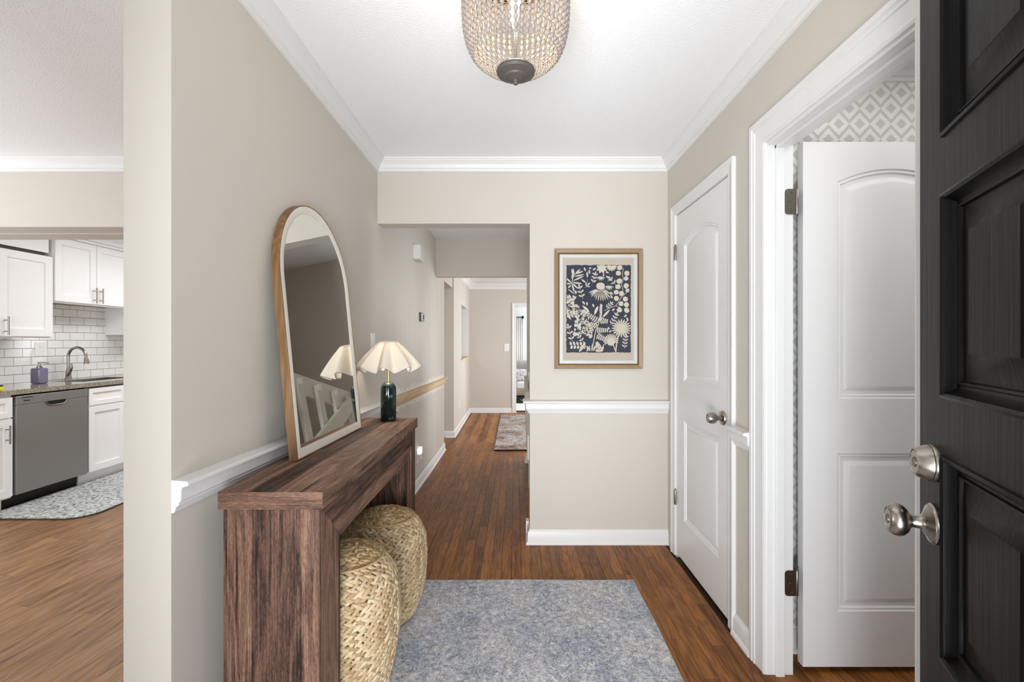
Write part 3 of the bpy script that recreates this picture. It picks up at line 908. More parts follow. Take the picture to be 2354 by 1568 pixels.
# ------------------------------------------------------------------ table lamp
LX, LY, LZ = -0.675, 2.552, CT + 0.0004
def marble():
    t = NT('dark_green_marble')
    v = t.coord()
    n1 = t.noise(v, 14, 5, 0.65, 1.2)
    vein = t.math('SUBTRACT', 1.0, t.math('MULTIPLY', t.math('ABSOLUTE', t.math('SUBTRACT', n1, 0.5)), 16.0), clamp=True)
    big = t.noise(v, 25, 2)
    f = t.math('MULTIPLY', vein, t.math('GREATER_THAN', big, 0.6))
    base = t.mix(t.noise(v, 30, 4), lin((8, 20, 20)), lin((22, 44, 42)))
    return t.set(t.mix(t.math('MULTIPLY', f, 0.35), base, lin((150, 178, 168))), 0.08)
lamp = thing('table_lamp', 'lit table lamp with dark green marble base and cream scalloped shade', 'lamp', (LX, LY, LZ))
prof = [(0.0385, 0), (0.0405, 0.002), (0.0405, 0.166)] + [(0.0405 - 0.034 * (1 - math.cos(a)), 0.166 + 0.040 * math.sin(a)) for a in [i * math.pi / 16 for i in range(1, 9)]] + [(0.0, 0.206)]
obj('base', MB().lathe(prof, (LX, LY, LZ), n=40), marble(), lamp, smooth=50)
obj('stem', MB().lathe([(0.0045, 0.19), (0.0045, 0.36), (0.008, 0.362), (0.008, 0.372), (0, 0.372)], (LX, LY, LZ), n=14), M['brass'], lamp, smooth=40)
obj('switch_knob', MB().lathe([(0.003, 0.039), (0.003, 0.044), (0.005, 0.045), (0.005, 0.049), (0, 0.0495)], (LX, LY, LZ + 0.042), (0.85, 0.35, 0), 14), M['brass'], lamp, smooth=40)
sh = MB()
NA, NR, NSC = 160, 12, 8
vs, fs = [], []
ZT, RT, SL = 0.424, 0.043, 0.187
for i in range(NR + 1):
    q = i / NR
    for k in range(NA):
        a = 2 * math.pi * k / NA
        cw = math.cos(NSC * (a + 0.68))
        rb = 0.150 + 0.026 * cw * (1 if cw > 0 else 1.1)
        rt = RT + 0.003 * cw
        drop = math.sqrt(SL * SL - (rb - rt) ** 2)
        r = rt + (rb - rt) * (q + 0.05 * math.sin(math.pi * q))
        vs.append((LX + r * math.cos(a), LY + r * math.sin(a), LZ + ZT - drop * q))
for i in range(NR):
    for k in range(NA):
        k2 = (k + 1) % NA
        fs.append((i * NA + k, i * NA + k2, (i + 1) * NA + k2, (i + 1) * NA + k))
sh.add(vs, fs)
def shade_mat():
    t = NT('cream_linen_shade')
    v = t.coord()
    w = t.noise(t.mapping(v, (300, 300, 300)), 1.0, 3)
    c = t.mix(w, lin((240, 233, 222)), lin((248, 243, 234)))
    t.set(c, 0.8)
    tr = t.n('BsdfTranslucent')
    t.l(c, tr.inputs['Color'])
    mx = t.n('MixShader')
    mx.inputs[0].default_value = 0.35
    t.l(t.b.outputs[0], mx.inputs[1])
    t.l(tr.outputs[0], mx.inputs[2])
    t.l(mx.outputs[0], t.t.nodes['Material Output'].inputs['Surface'])
    return t.m
so = obj('shade', sh, shade_mat(), lamp, smooth=80)
md = so.modifiers.new('cloth', 'SOLIDIFY'); md.thickness = 0.0015
rim_pts = vs[-NA:]
M['seam'] = paint('taupe_seam', (140, 122, 104), 0.8, 0.1, 0.0)
obj('shade_piping', MB().tube(rim_pts, 0.0011, 6, True), M['seam'], so, smooth=60)
t = NT('warm_bulb_glass')
t.b.inputs['Emission Color'].default_value = (1.0, 0.80, 0.55, 1)
t.b.inputs['Emission Strength'].default_value = 14
M['bulb'] = t.set((1, 0.9, 0.75, 1), 0.3)
obj('bulb', MB().lathe([(0.008, 0.365), (0.012, 0.372), (0.020, 0.385), (0.021, 0.395), (0.015, 0.408), (0.0, 0.413)], (LX, LY, LZ - 0.03), n=20), M['bulb'], lamp, smooth=60)
point('lamp_light', (LX, LY, LZ + 0.335), 3.4, (1.0, 0.93, 0.83), 0.02)

# ------------------------------------------------------------------ woven poufs
def straw(name, a, b, c):
    t = NT(name)
    v = t.coord()
    g = t.n('NewGeometry')
    f = t.noise(v, 260, 4, 0.7)
    k = t.math('ADD', t.math('MULTIPLY', g.outputs['Random Per Island'], 0.6), t.math('MULTIPLY', f, 0.4))
    big = t.noise(v, 9, 2)
    k = t.math('ADD', k, t.math('MULTIPLY', t.math('SUBTRACT', big, 0.5), 0.5))
    t.bump(f, 0.35, 0.003)
    return t.set(t.ramp(k, [(0.1, lin(a)), (0.45, lin(b)), (0.85, lin(c))]), 0.6)
M['straw'] = straw('water_hyacinth_braid', (146, 118, 82), (186, 162, 126), (214, 196, 164))
M['straw_top'] = straw('water_hyacinth_cord', (130, 100, 62), (170, 142, 100), (200, 176, 136))
M['straw_core'] = paint('pouf_core', (140, 110, 72), 0.8, 0.2, 0.1)
# unit braid strand: a leaf-shaped lump, pointed at both ends
LU, LF = [], []
NS, NQ = 6, 5
for i in range(NQ):
    q = i / (NQ - 1)
    w = math.sin(math.pi * (0.05 + 0.90 * q)) ** 0.95
    for k in range(NS):
        a = 2 * math.pi * k / NS
        LU.append((q - 0.5, 0.5 * w * math.cos(a), 0.5 * w * math.sin(a)))
for i in range(NQ - 1):
    for k in range(NS):
        k2 = (k + 1) % NS
        LF.append((i * NS + k, i * NS + k2, (i + 1) * NS + k2, (i + 1) * NS + k))
LF.append(tuple(range(NS - 1, -1, -1))); LF.append(tuple((NQ - 1) * NS + k for k in range(NS)))

def polyline_at(P, s):
    for i in range(len(P) - 1):
        L = math.hypot(P[i + 1][0] - P[i][0], P[i + 1][1] - P[i][1])
        if s <= L or i == len(P) - 2:
            q = s / L
            d = ((P[i + 1][0] - P[i][0]) / L, (P[i + 1][1] - P[i][1]) / L)
            return (P[i][0] + d[0] * s, P[i][1] + d[1] * s), d
        s -= L
def poly_len(P): return sum(math.hypot(P[i + 1][0] - P[i][0], P[i + 1][1] - P[i][1]) for i in range(len(P) - 1))

def braid_row(parent, cx, cy, cz, r, z, d, pitch, rng, mat, step=0.027):
    """one coil of braid: two strands' worth of slanted lumps making chevrons. d: profile direction (dr, dz) down the side"""
    mb = MB()
    n = max(8, int(2 * math.pi * r / step))
    nr_, nz_ = -d[1], d[0]                   # outward normal of the profile (dr, dz) -> (-dz, dr)
    for k in range(n):
        for sgn in (1, -1):
            a = 2 * math.pi * (k + (0.25 if sgn > 0 else 0.0)) / n + rng.uniform(-0.1, 0.1) * step / max(r, 0.05)
            er = Vector((math.cos(a), math.sin(a), 0))
            et = Vector((-math.sin(a), math.cos(a), 0))
            ed = er * d[0] + Vector((0, 0, d[1]))
            en = er * nr_ + Vector((0, 0, nz_))
            tl = math.radians(30 + rng.uniform(-10, 10)) * sgn
            al = et * math.cos(tl) + ed * math.sin(tl)
            ac = en.cross(al)
            L, W, T = step * 2.05, pitch * 0.70 * rng.uniform(0.88, 1.12), 0.0150 * rng.uniform(0.85, 1.15)
            c = Vector((cx, cy, cz)) + er * r + Vector((0, 0, z)) + ed * (sgn * -pitch * 0.23) + en * rng.uniform(-0.001, 0.0015)
            # each lump dips inwards at its tail so the next one overlaps it
            mb.add([c + al * (x * L) + ac * (y * W) + en * (zz * T - (x + 0.1) * 0.007 * 1.0) for x, y, zz in LU], LF)
    return obj('braid', mb, mat, parent, smooth=180, fix=False, kind='stuff')

def pouf(label, cx, cy, S, SR, seed, z0):
    rng = random.Random(seed)
    root = thing('woven_pouf', label, 'pouf', (cx, cy, z0), 'woven poufs under the console table')
    side = [(0.136, 0.506), (0.157, 0.482), (0.176, 0.450), (0.190, 0.410), (0.1955, 0.34), (0.1955, 0.27), (0.188, 0.19), (0.172, 0.11), (0.150, 0.045), (0.128, 0.012)]
    side = [(r * SR, z * S) for r, z in side]
    top = [(0.012 * SR, 0.546 * S), (0.05 * SR, 0.544 * S), (0.09 * SR, 0.534 * S), (0.134 * SR, 0.508 * S)]
    core = [(max(0.0, r - 0.0065), z) for r, z in [(0.0, 0.540 * S), (0.055 * SR, 0.538 * S), (0.095 * SR, 0.527 * S), (0.134 * SR, 0.502 * S)] + side[1:]] + [(0.0, 0.006)]
    obj('core', MB().lathe(core[::-1], (cx, cy, z0), n=40), M['straw_core'], root, smooth=60)
    L = poly_len(side)
    nrow = int(round(L / 0.0262))
    for i in range(nrow):
        (r, z), d = polyline_at(side, (i + 0.5) * L / nrow)
        braid_row(root, cx, cy, z0, r, z, d, L / nrow, rng, M['straw'])
    L = poly_len(top)
    nrow = int(round(L / 0.024))
    for i in range(nrow):
        (r, z), d = polyline_at(top, (i + 0.5) * L / nrow)
        braid_row(root, cx, cy, z0, r, z, d, L / nrow, rng, M['straw_top'], 0.022)
    ring = [(cx + 0.139 * SR * math.cos(a), cy + 0.139 * SR * math.sin(a), z0 + 0.508 * S + 0.004) for a in [i * 2 * math.pi / 64 for i in range(64)]]
    obj('seam_cord', MB().tube(ring, 0.0048, 8, True), M['straw_top'], root, smooth=60)
    return root
RUGZ = 0.0075
pouf('woven straw pouf close to the near leg of the console table', -0.62, 1.738, 0.985, 0.99, 3, RUGZ + 0.002)
pouf('woven straw pouf standing behind the other, by the far console leg', -0.612, 2.240, 0.905, 0.985, 8, RUGZ + 0.002)

# ------------------------------------------------------------------ rugs
def rug_mat(name, cols, speck, lines, off, fine=135, mid=42):
    t = NT(name)
    v = t.mapping(t.coord(), (1, 1, 1), (0, 0, 0), off)
    big = t.noise(v, 3.2, 3, 0.6)
    base = t.ramp(big, [(p, lin(c)) for p, c in cols])
    # worn ornament: ogee lattice bent by noise, small rosettes
    vv = t.n('VectorMath', operation='ADD')
    t.l(v, vv.inputs[0])
    nz = t.n('TexNoise'); nz.inputs['Scale'].default_value = 9; nz.inputs['Detail'].default_value = 2
    t.l(v, nz.inputs['Vector'])
    nz.inputs['Roughness'].default_value = 0.35
    ms = t.n('VectorMath', operation='SCALE'); ms.inputs['Scale'].default_value = 0.09
    t.l(nz.outputs['Color'], ms.inputs[0]); t.l(ms.outputs[0], vv.inputs[1])
    vo = t.voronoi(vv.outputs[0], 8.5, 'DISTANCE_TO_EDGE').outputs['Distance']
    ln = t.math('LESS_THAN', t.math('ABSOLUTE', t.math('SUBTRACT', vo, 0.12)), 0.026)
    v2 = t.voronoi(vv.outputs[0], 17, 'F1').outputs['Distance']
    rs = t.math('LESS_THAN', t.math('ABSOLUTE', t.math('SUBTRACT', v2, 0.3)), 0.05)
    orn = t.math('MULTIPLY', t.math('MAXIMUM', ln, rs), t.math('MULTIPLY_ADD', t.noise(v, 14, 3), 1.6, -0.15, True))
    c = t.mix(t.math('MULTIPLY', orn, 0.5), base, lin(lines))
    sp = t.noise(v, fine, 4, 0.85)
    sp2 = t.noise(v, mid, 4, 0.8)
    k = t.math('MULTIPLY_ADD', t.math('ADD', t.math('SUBTRACT', sp, 0.5), t.math('MULTIPLY', t.math('SUBTRACT', sp2, 0.5), 0.7)), speck, 1.0)
    hs = t.n('HueSaturation'); t.l(c, hs.inputs['Color']); t.l(k, hs.inputs['Value'])
    t.bump(sp, 0.4, 0.004)
    return t.set(hs.outputs[0], 0.95, Specular_IOR_Level=0.1)
def rug(name, label, x0, x1, y0, y1, z, mat, edge, th=0.0065):
    root = thing(name, label, 'rug', ((x0 + x1) / 2, (y0 + y1) / 2, z))
    mb = MB()
    nx_r, ny_r = 24, 40
    rng = random.Random(3)
    W_ = lambda u: 0.0025 * math.sin(u * 9.0 + 1.0)
    vs = []
    for j in range(ny_r + 1):
        for i in range(nx_r + 1):
            x = x0 + (x1 - x0) * i / nx_r; y = y0 + (y1 - y0) * j / ny_r
            if i in (0, nx_r): x += W_(y)
            if j in (0, ny_r): y += W_(x)
            vs.append((x, y, z + fz(y) + th + 0.0004 * math.sin(x * 21) * math.sin(y * 17)))
    fs = [(j * (nx_r + 1) + i, j * (nx_r + 1) + i + 1, (j + 1) * (nx_r + 1) + i + 1, (j + 1) * (nx_r + 1) + i) for j in range(ny_r) for i in range(nx_r)]
    bd_ = [i for i in range(nx_r + 1)] + [j * (nx_r + 1) + nx_r for j in range(1, ny_r + 1)] + [ny_r * (nx_r + 1) + i for i in range(nx_r - 1, -1, -1)] + [j * (nx_r + 1) for j in range(ny_r - 1, 0, -1)]
    o = len(vs)
    vs += [(vs[i][0], vs[i][1], z + fz(vs[i][1]) + 0.0005) for i in bd_]
    nb_ = len(bd_)
    fs += [(bd_[k], bd_[(k + 1) % nb_], o + (k + 1) % nb_, o + k) for k in range(nb_)]
    obj('pile', mb.add(vs, fs), mat, root)
    obj('bound_edge', MB().tube([(vs[i][0], vs[i][1], z + fz(vs[i][1]) + th * 0.6) for i in bd_], 0.0034, 6, True), edge, root, smooth=60)
    return root
M['rug'] = rug_mat('faded_blue_grey_rug', [(0.30, (154, 161, 178)), (0.44, (174, 178, 188)), (0.56, (190, 191, 196)), (0.66, (196, 189, 191)), (0.78, (166, 172, 186))], 3.5, (230, 228, 222), (0, 0, 0))
M['rug_edge'] = paint('rug_binding', (168, 164, 160), 0.9, 0.1, 0.1)
rug('area_rug', 'faded grey and blue patterned rug on the foyer floor', -0.80, 0.640, 0.45, 2.578, 0.001, M['rug'], M['rug_edge'])
M['rug2'] = rug_mat('faded_brown_grey_rug', [(0.25, (96, 82, 76)), (0.45, (150, 136, 126)), (0.6, (178, 172, 170)), (0.8, (110, 104, 110))], 3.2, (206, 200, 194), (4, 2, 0), 34, 15)
M['rug2_edge'] = paint('dark_rug_binding', (84, 62, 50), 0.9, 0.1, 0.1)
rug('hall_rug', 'worn brown and grey rug at the far end of the hall', -0.258, 1.3, 5.88, 8.70, 0.010, M['rug2'], M['rug2_edge'])

# ------------------------------------------------------------------ framed print
PX0, PX1, PZ0, PZ1, PY = 0.2507, 0.810, 1.119, 1.8795, YB
pr = thing('framed_print', 'framed navy print of cream wildflowers and leaves above the chair rail', 'picture', ((PX0 + PX1) / 2, PY, PZ0))
def rect_ring(x0, x1, z0, z1, prof):
    """frame about a rectangle: prof [(inset, out from wall)] closed"""
    mb = MB()
    vs = []
    for d, w in prof:
        vs += [(x0 + d, PY - w, z0 + d), (x1 - d, PY - w, z0 + d), (x1 - d, PY - w, z1 - d), (x0 + d, PY - w, z1 - d)]
    m_ = len(prof)
    fs = [(i * 4 + k, i * 4 + (k + 1) % 4, ((i + 1) % m_) * 4 + (k + 1) % 4, ((i + 1) % m_) * 4 + k) for i in range(m_) for k in range(4)]
    return mb.add(vs, fs)
obj('frame', rect_ring(PX0, PX1, PZ0, PZ1, [(0, 0.001), (0, 0.024), (0.003, 0.026), (0.024, 0.022), (0.026, 0.016), (0.026, 0.001)]), M['gilt'], pr)
obj('inner_fillet', rect_ring(PX0, PX1, PZ0, PZ1, [(0.0262, 0.001), (0.0262, 0.018), (0.029, 0.020), (0.032, 0.018), (0.0325, 0.001)]), M['brass'], pr, label='thin gold fillet')
obj('mount_edge', rect_ring(PX0, PX1, PZ0, PZ1, [(0.0326, 0.001), (0.0326, 0.0135), (0.036, 0.0142), (0.0525, 0.0142), (0.055, 0.011), (0.055, 0.001)]), M['trim'], pr, label='white mount board')
def linen():
    t = NT('oatmeal_linen_mat')
    v = t.coord()
    f = t.noise(v, 330, 3, 0.7)
    return t.set(t.mix(f, lin((186, 173, 156)), lin((222, 211, 196))), 0.9)
M['linen'] = linen()
obj('linen_mat', MB().box(PX0 + 0.05, PX1 - 0.05, PY - 0.010, PY - 0.001, PZ0 + 0.05, PZ1 - 0.05), M['linen'], pr)
# sheet: zoomed drawing frame 160..1108 by 132..1442, x to the right and y down
QX0, QX1, QZ0, QZ1 = 0.3265, 0.7365, 1.2225, 1.7785
def q2(x, y): return (QX0 + (x - 158) / 950.0 * (QX1 - QX0), QZ1 - (y - 128) / 1318.0 * (QZ1 - QZ0))
rng = random.Random(21)
edge = []
for a, b, n_ in (((158, 128), (1108, 128), 40), ((1108, 128), (1108, 1446), 54), ((1108, 1446), (158, 1446), 40), ((158, 1446), (158, 128), 54)):
    for i in range(n_):
        edge.append(q2(a[0] + (b[0] - a[0]) * i / n_ + rng.uniform(-5, 5), a[1] + (b[1] - a[1]) * i / n_ + rng.uniform(-5, 5)))
def flat(polys, y):
    """printed shapes: one thin layer of ink each, laid a hair over the last so that none share a plane"""
    mb = MB()
    for q, P in enumerate(polys):
        tri = tessellate_polygon([[Vector((p[0], p[1], 0)) for p in P]])
        mb.add([(p[0], y - q * 1.5e-6, p[1]) for p in P], [tuple(t_) for t_ in tri])
    return mb
def navy():
    t = NT('navy_block_print_ink')
    v = t.coord()
    return t.set(t.mix(t.noise(v, 12, 3), lin((20, 28, 46)), lin((34, 46, 70))), 0.6)
M['navy'] = navy()
obj('printed_sheet', flat([edge], PY - 0.0108), M['navy'], pr)
polys = []
def leaf(x, y, L, W, deg, sharp=0.8):
    """leaf from its base point: length L towards deg (0 = right, 90 = up), width W"""
    a = math.radians(deg)
    ux_, uy_ = math.cos(a), -math.sin(a)
    P = []
    for s in (1, -1):
        R = range(0, 7) if s > 0 else range(5, 0, -1)
        for i in R:
            q = i / 6.0
            w = W * 0.5 * math.sin(math.pi * q) ** sharp
            px = x + ux_ * L * q - uy_ * w * s
            py = y + uy_ * L * q + ux_ * w * s
            P.append((min(max(px, 163), 1103), min(max(py, 133), 1441)))
    polys.append([q2(*p) for p in P])
def stem(pts, w):
    for (x0, y0), (x1, y1) in zip(pts, pts[1:]):
        L = math.hypot(x1 - x0, y1 - y0); nx2, ny2 = -(y1 - y0) / L * w / 2, (x1 - x0) / L * w / 2
        polys.append([q2(x0 + nx2, y0 + ny2), q2(x1 + nx2, y1 + ny2), q2(x1 - nx2, y1 - ny2), q2(x0 - nx2, y0 - ny2)])
def blob(x, y, r, n=12, wob=0.12, r2=None):
    P = []
    for i in range(n):
        a = 2 * math.pi * i / n
        k = 1 + rng.uniform(-wob, wob)
        P.append(q2(min(max(x + r * k * math.cos(a), 163), 1103), min(max(y + (r2 or r) * k * math.sin(a), 133), 1441)))
    polys.append(P)
def sprig(x, y, L, deg, n, ll, lw, spread=55, st=4):
    a = math.radians(deg)
    stem([(x, y), (x + L * math.cos(a), y - L * math.sin(a))], st)
    for i in range(n):
        q = (i + 0.6) / n
        bx, by = x + L * q * math.cos(a), y - L * q * math.sin(a)
        leaf(bx, by, ll, lw, deg + spread); leaf(bx, by, ll, lw, deg - spread)
    leaf(x + L * 0.93 * math.cos(a), y - L * 0.93 * math.sin(a), ll, lw, deg)
# palm spray, upper corner
stem([(235, 405), (255, 320), (290, 260)], 10)
for b, L, d in (((285, 265), 115, 45), ((290, 262), 130, 20), ((275, 300), 150, 12), ((255, 365), 180, 24), ((245, 388), 150, -8), ((240, 395), 125, -45), ((235, 405), 150, -72), ((265, 300), 125, 105), ((250, 350), 90, 95), ((230, 395), 105, 135), ((232, 408), 75, 180), ((225, 430), 60, 225), ((270, 275), 100, 98)):
    leaf(b[0], b[1], L, 24, d)
leaf(180, 485, 130, 16, -40)
for x, y, d, L in ((420, 160, -70, 65), (470, 320, 95, 95), (445, 395, 140, 85), (490, 180, 20, 40), (500, 265, 95, 70), (545, 205, 35, 60), (390, 670, -50, 70), (465, 740, 95, 60), (565, 765, 110, 60), (300, 570, 95, 65), (240, 640, 70, 65), (265, 645, 45, 60), (190, 890, -60, 70), (800, 530, -40, 65), (810, 575, -65, 65), (700, 255, -70, 40), (740, 290, -35, 70), (735, 225, -25, 55), (780, 340, -20, 55), (570, 390, 70, 30), (835, 820, 50, 50), (1005, 910, 35, 55), (1070, 975, 110, 65), (770, 1065, -50, 40), (790, 1140, 40, 45)):
    leaf(x, y, L, 26, d)
stem([(462, 400), (470, 340)], 4)
sprig(545, 405, 150, 75, 3, 52, 22); sprig(400, 640, 190, 105, 3, 60, 24); sprig(430, 470, 60, 45, 1, 55, 22)
sprig(890, 430, 130, 130, 2, 52, 22); sprig(740, 775, 110, 40, 3, 45, 18); sprig(810, 1035, 190, 62, 4, 50, 20)
# top flowers
for i in range(8): leaf(680, 175, 85, 40, i * 45 + 20, 0.7)
for i in range(7): leaf(825, 140, 85, 34, -170 + i * 27)
for cx_, cy_ in ((668, 300), (790, 440)):
    for d in (-20, -50, -80, -110, -140, -165): leaf(cx_, cy_, 70, 16, d)
# cone flower
blob(662, 445, 64, 16, 0.05, 54)
polys.append([q2(*p) for p in ((595, 450), (625, 400), (680, 392), (722, 420), (722, 490), (690, 498), (640, 480))])
for d, L in ((205, 150), (218, 150), (228, 165), (240, 150), (250, 180), (260, 190), (270, 190), (279, 195), (288, 190), (298, 190), (308, 190), (322, 150)):
    leaf(665 + 62 * math.cos(math.radians(d)), 485 - 25 * math.sin(math.radians(d)) * 0.5, L * 0.93, 19, d, 0.6)
stem([(672, 720), (668, 860), (655, 960)], 34)
leaf(392, 735, 150, 38, -43); leaf(570, 880, 150, 42, 68); leaf(690, 920, 165, 34, 48); leaf(665, 905, 200, 40, 90)
# eucalyptus
stem([(1000, 170), (985, 260), (995, 340), (970, 420), (992, 500), (970, 610), (890, 740), (780, 780), (720, 815)], 7)
stem([(970, 610), (1050, 540)], 6); stem([(885, 745), (960, 770)], 6)
for x, y, r in ((945, 165, 42), (928, 250, 40), (1050, 250, 40), (1040, 330, 34), (938, 370, 42), (1040, 440, 40), (918, 455, 38), (1060, 510, 32), (895, 535, 38), (970, 555, 38), (895, 630, 38), (1028, 640, 40), (962, 710, 38), (1045, 725, 40), (942, 805, 40), (1048, 810, 40)):
    blob(x, y, r, 10, 0.12)
# hydrangea-like heads
for cx_, cy_, R, k in ((215, 660, 70, 16), (255, 800, 110, 26), (330, 790, 60, 8), (390, 930, 110, 26), (400, 1070, 120, 30), (490, 1130, 80, 16)):
    for i in range(k):
        a = rng.uniform(0, 6.28); q = R * math.sqrt(rng.random())
        blob(cx_ + q * math.cos(a), cy_ + q * math.sin(a), rng.uniform(18, 32), 7, 0.35)
# fern fronds
def frond(x, y, L, deg, n, ll):
    a = math.radians(deg)
    stem([(x, y), (x + L * math.cos(a), y - L * math.sin(a))], 5)
    for i in range(n):
        q = (i + 0.5) / n
        k = ll * (1 - 0.45 * q)
        bx, by = x + L * q * math.cos(a), y - L * q * math.sin(a)
        leaf(bx, by, k, 20, deg + 72, 0.5); leaf(bx, by, k, 20, deg - 72, 0.5)
frond(640, 985, 200, 145, 6, 62); frond(650, 960, 120, -8, 4, 60); frond(600, 1110, 175, 0, 6, 52); frond(605, 1060, 110, 150, 4, 50); frond(605, 1185, 170, -28, 6, 58)
stem([(650, 960), (590, 1120), (550, 1330)], 12); stem([(640, 985), (625, 1040)], 10)
sprig(250, 1290, 250, 105, 3, 60, 24); sprig(410, 1290, 110, 125, 2, 50, 20)
blob(285, 1165, 34, 9, 0.1)
# lower corner leaves
for i in range(5):
    leaf(230 + i * 50, 1340, 62, 34, 105, 0.5); leaf(225 + i * 48, 1395, 62, 34, 70, 0.5)
leaf(345, 1440, 150, 46, 58); stem([(345, 1435), (430, 1310)], 10)
for i in range(9): leaf(450 + i * 28, 1430, 105 + rng.uniform(-20, 30), 28, 70 + rng.uniform(-30, 30))
polys.append([q2(*p) for p in ((590, 1290), (620, 1280), (660, 1330), (705, 1415), (680, 1435), (600, 1440), (585, 1370))])
# daisies
for i in range(20): leaf(970 + 50 * math.cos(i * 0.314), 1080 - 45 * math.sin(i * 0.314), 100, 24, i * 18, 0.6)
blob(970, 1085, 70, 18, 0.03)
stem([(930, 1160), (900, 1300), (885, 1440)], 18)
for i in range(13): leaf(815, 1275, 118, 26, -10 + i * 18, 0.6)
blob(815, 1285, 60, 14, 0.05); stem([(850, 1330), (880, 1420)], 14)
sprig(1010, 1390, 190, 82, 4, 52, 20)
dark, cream = [], polys
polys = dark
for cx_, cy_, R, k in ((215, 660, 72, 22), (255, 800, 112, 46), (330, 790, 60, 12), (390, 930, 112, 46), (400, 1070, 122, 52), (490, 1130, 82, 24)):
    for i in range(k):
        a = rng.uniform(0, 6.28); q = R * math.sqrt(rng.random())
        leaf(cx_ + q * math.cos(a), cy_ + q * math.sin(a), rng.uniform(16, 38), rng.uniform(7, 13), rng.uniform(0, 360), 0.7)
for i in range(12):
    leaf(640 + i * 5 - 10, 520, rng.uniform(70, 120), 6, 225 + i * 8)
for i in range(20): leaf(970 + 78 * math.cos(i * 0.314 + 0.157), 1082 - 74 * math.sin(i * 0.314 + 0.157), 60, 6, i * 18 + 9)
for i in range(13): leaf(815 + 48 * math.cos(math.radians(i * 18 - 1)), 1275 - 48 * math.sin(math.radians(i * 18 - 1)), 60, 6, i * 18 - 1)
for i in range(14): leaf(455 + i * 17, 1425 - rng.uniform(0, 60), rng.uniform(25, 60), 9, rng.uniform(40, 140))
for i in range(10): leaf(650 + rng.uniform(-6, 30), 730 + i * 22, 14, 8, rng.uniform(0, 180))
polys = cream
M['print_cream'] = paint('unprinted_paper', (222, 212, 194), 0.85, 0.06, 0.0)
obj('printed_veins', flat(dark, PY - 0.0127), M['navy'], pr, kind='stuff', label='navy veins and gaps between the printed petals')
obj('printed_flowers', flat(polys, PY - 0.0113), M['print_cream'], pr, kind='stuff', label='cream flowers and leaves of the print')
def glass_mat():
    t = NT('picture_glass')
    t.set((1, 1, 1, 1), 0.0)
    gl_ = t.n('BsdfGlossy'); gl_.inputs['Roughness'].default_value = 0.02
    tp = t.n('BsdfTransparent')
    fr = t.n('Fresnel'); fr.inputs['IOR'].default_value = 1.35
    mx = t.n('MixShader')
    t.l(fr.outputs[0], mx.inputs[0]); t.l(tp.outputs[0], mx.inputs[1]); t.l(gl_.outputs[0], mx.inputs[2])
    t.l(mx.outputs[0], t.t.nodes['Material Output'].inputs['Surface'])
    return t.m
obj('glazing', MB().box(PX0 + 0.0335, PX1 - 0.0335, PY - 0.0160, PY - 0.0150, PZ0 + 0.0335, PZ1 - 0.0335), glass_mat(), pr)

# ------------------------------------------------------------------ beaded ceiling light
KX, KY = 0.002, 1.45
ch = thing('beaded_ceiling_light', 'lit ceiling light hung with strings of whitewashed wooden beads', 'ceiling light', (KX, KY, CEIL))
obj('canopy', MB().lathe([(0.162, CEIL), (0.162, CEIL - 0.016), (0.156, CEIL - 0.022), (0.05, CEIL - 0.024), (0.0, CEIL - 0.024)][::-1], (KX, KY, 0), n=40), M['bronze'], ch, smooth=40)
def ringtube(r, z, t_): return MB().tube([(KX + r * math.cos(a), KY + r * math.sin(a), z) for a in [i * 2 * math.pi / 72 for i in range(72)]], t_, 8, True)
M['oldgold'] = metal('antique_gold', (150, 116, 76), 0.4)
obj('bead_ring', ringtube(0.156, CEIL - 0.026, 0.004), M['oldgold'], ch, smooth=60)
obj('bottom_cap', MB().lathe([(0.050, 2.120), (0.057, 2.114), (0.0585, 2.108), (0.056, 2.101), (0.036, 2.094), (0.034, 2.090), (0.031, 2.0885), (0.029, 2.090), (0.014, 2.0855), (0.009, 2.083), (0.0, 2.083)][::-1], (KX, KY, 0), n=48), M['bronze'], ch, smooth=28)
obj('finial', MB().lathe([(0.007, 2.086), (0.009, 2.081), (0.0075, 2.077), (0.009, 2.074), (0.006, 2.070), (0.0, 2.069)][::-1], (KX, KY, 0), n=18), M['bronze'], ch, smooth=40)
obj('stem', MB().lathe([(0.004, 2.10), (0.004, CEIL - 0.02)], (KX, KY, 0), n=10), M['bronze'], ch, smooth=40)
for i in range(2):
    a = -1.45 + i * 3.1416
    bx, by = KX + 0.045 * math.cos(a), KY + 0.045 * math.sin(a)
    so_ = obj('socket', MB().lathe([(0.013, 2.36), (0.014, 2.363), (0.013, 2.414)], (bx, by, 0), n=16), M['white'], ch, smooth=40)
    obj('bulb', MB().lathe([(0.0, 2.268), (0.004, 2.272), (0.012, 2.295), (0.0165, 2.318), (0.0165, 2.332), (0.011, 2.352), (0.008, 2.36)], (bx, by, 0), n=16), M['bulb'], so_, smooth=60)
point('ceiling_lamp_light', (KX, KY, 2.235), 4.2, (1.0, 0.82, 0.56), 0.03)
t = NT('whitewashed_bead')
v_ = t.coord()
M['bead'] = t.set(t.mix(t.noise(v_, 60, 3), lin((134, 124, 117)), lin((158, 148, 141))), 0.65)
bowl = [(0.155, CEIL - 0.03), (0.157, 2.37), (0.158, 2.29), (0.1575, 2.265), (0.155, 2.235), (0.149, 2.205), (0.139, 2.177), (0.125, 2.153), (0.107, 2.135), (0.087, 2.124), (0.066, 2.118), (0.054, 2.117)]
def bead_profile(r, h): return [(0.0008, -h / 2), (r * 0.62, -h * 0.34), (r, -h * 0.06), (r, h * 0.06), (r * 0.62, h * 0.34), (0.0008, h / 2)]
big = MB().lathe(bead_profile(0.0069, 0.0188), n=8)
big_me = bpy.data.meshes.new('bead')
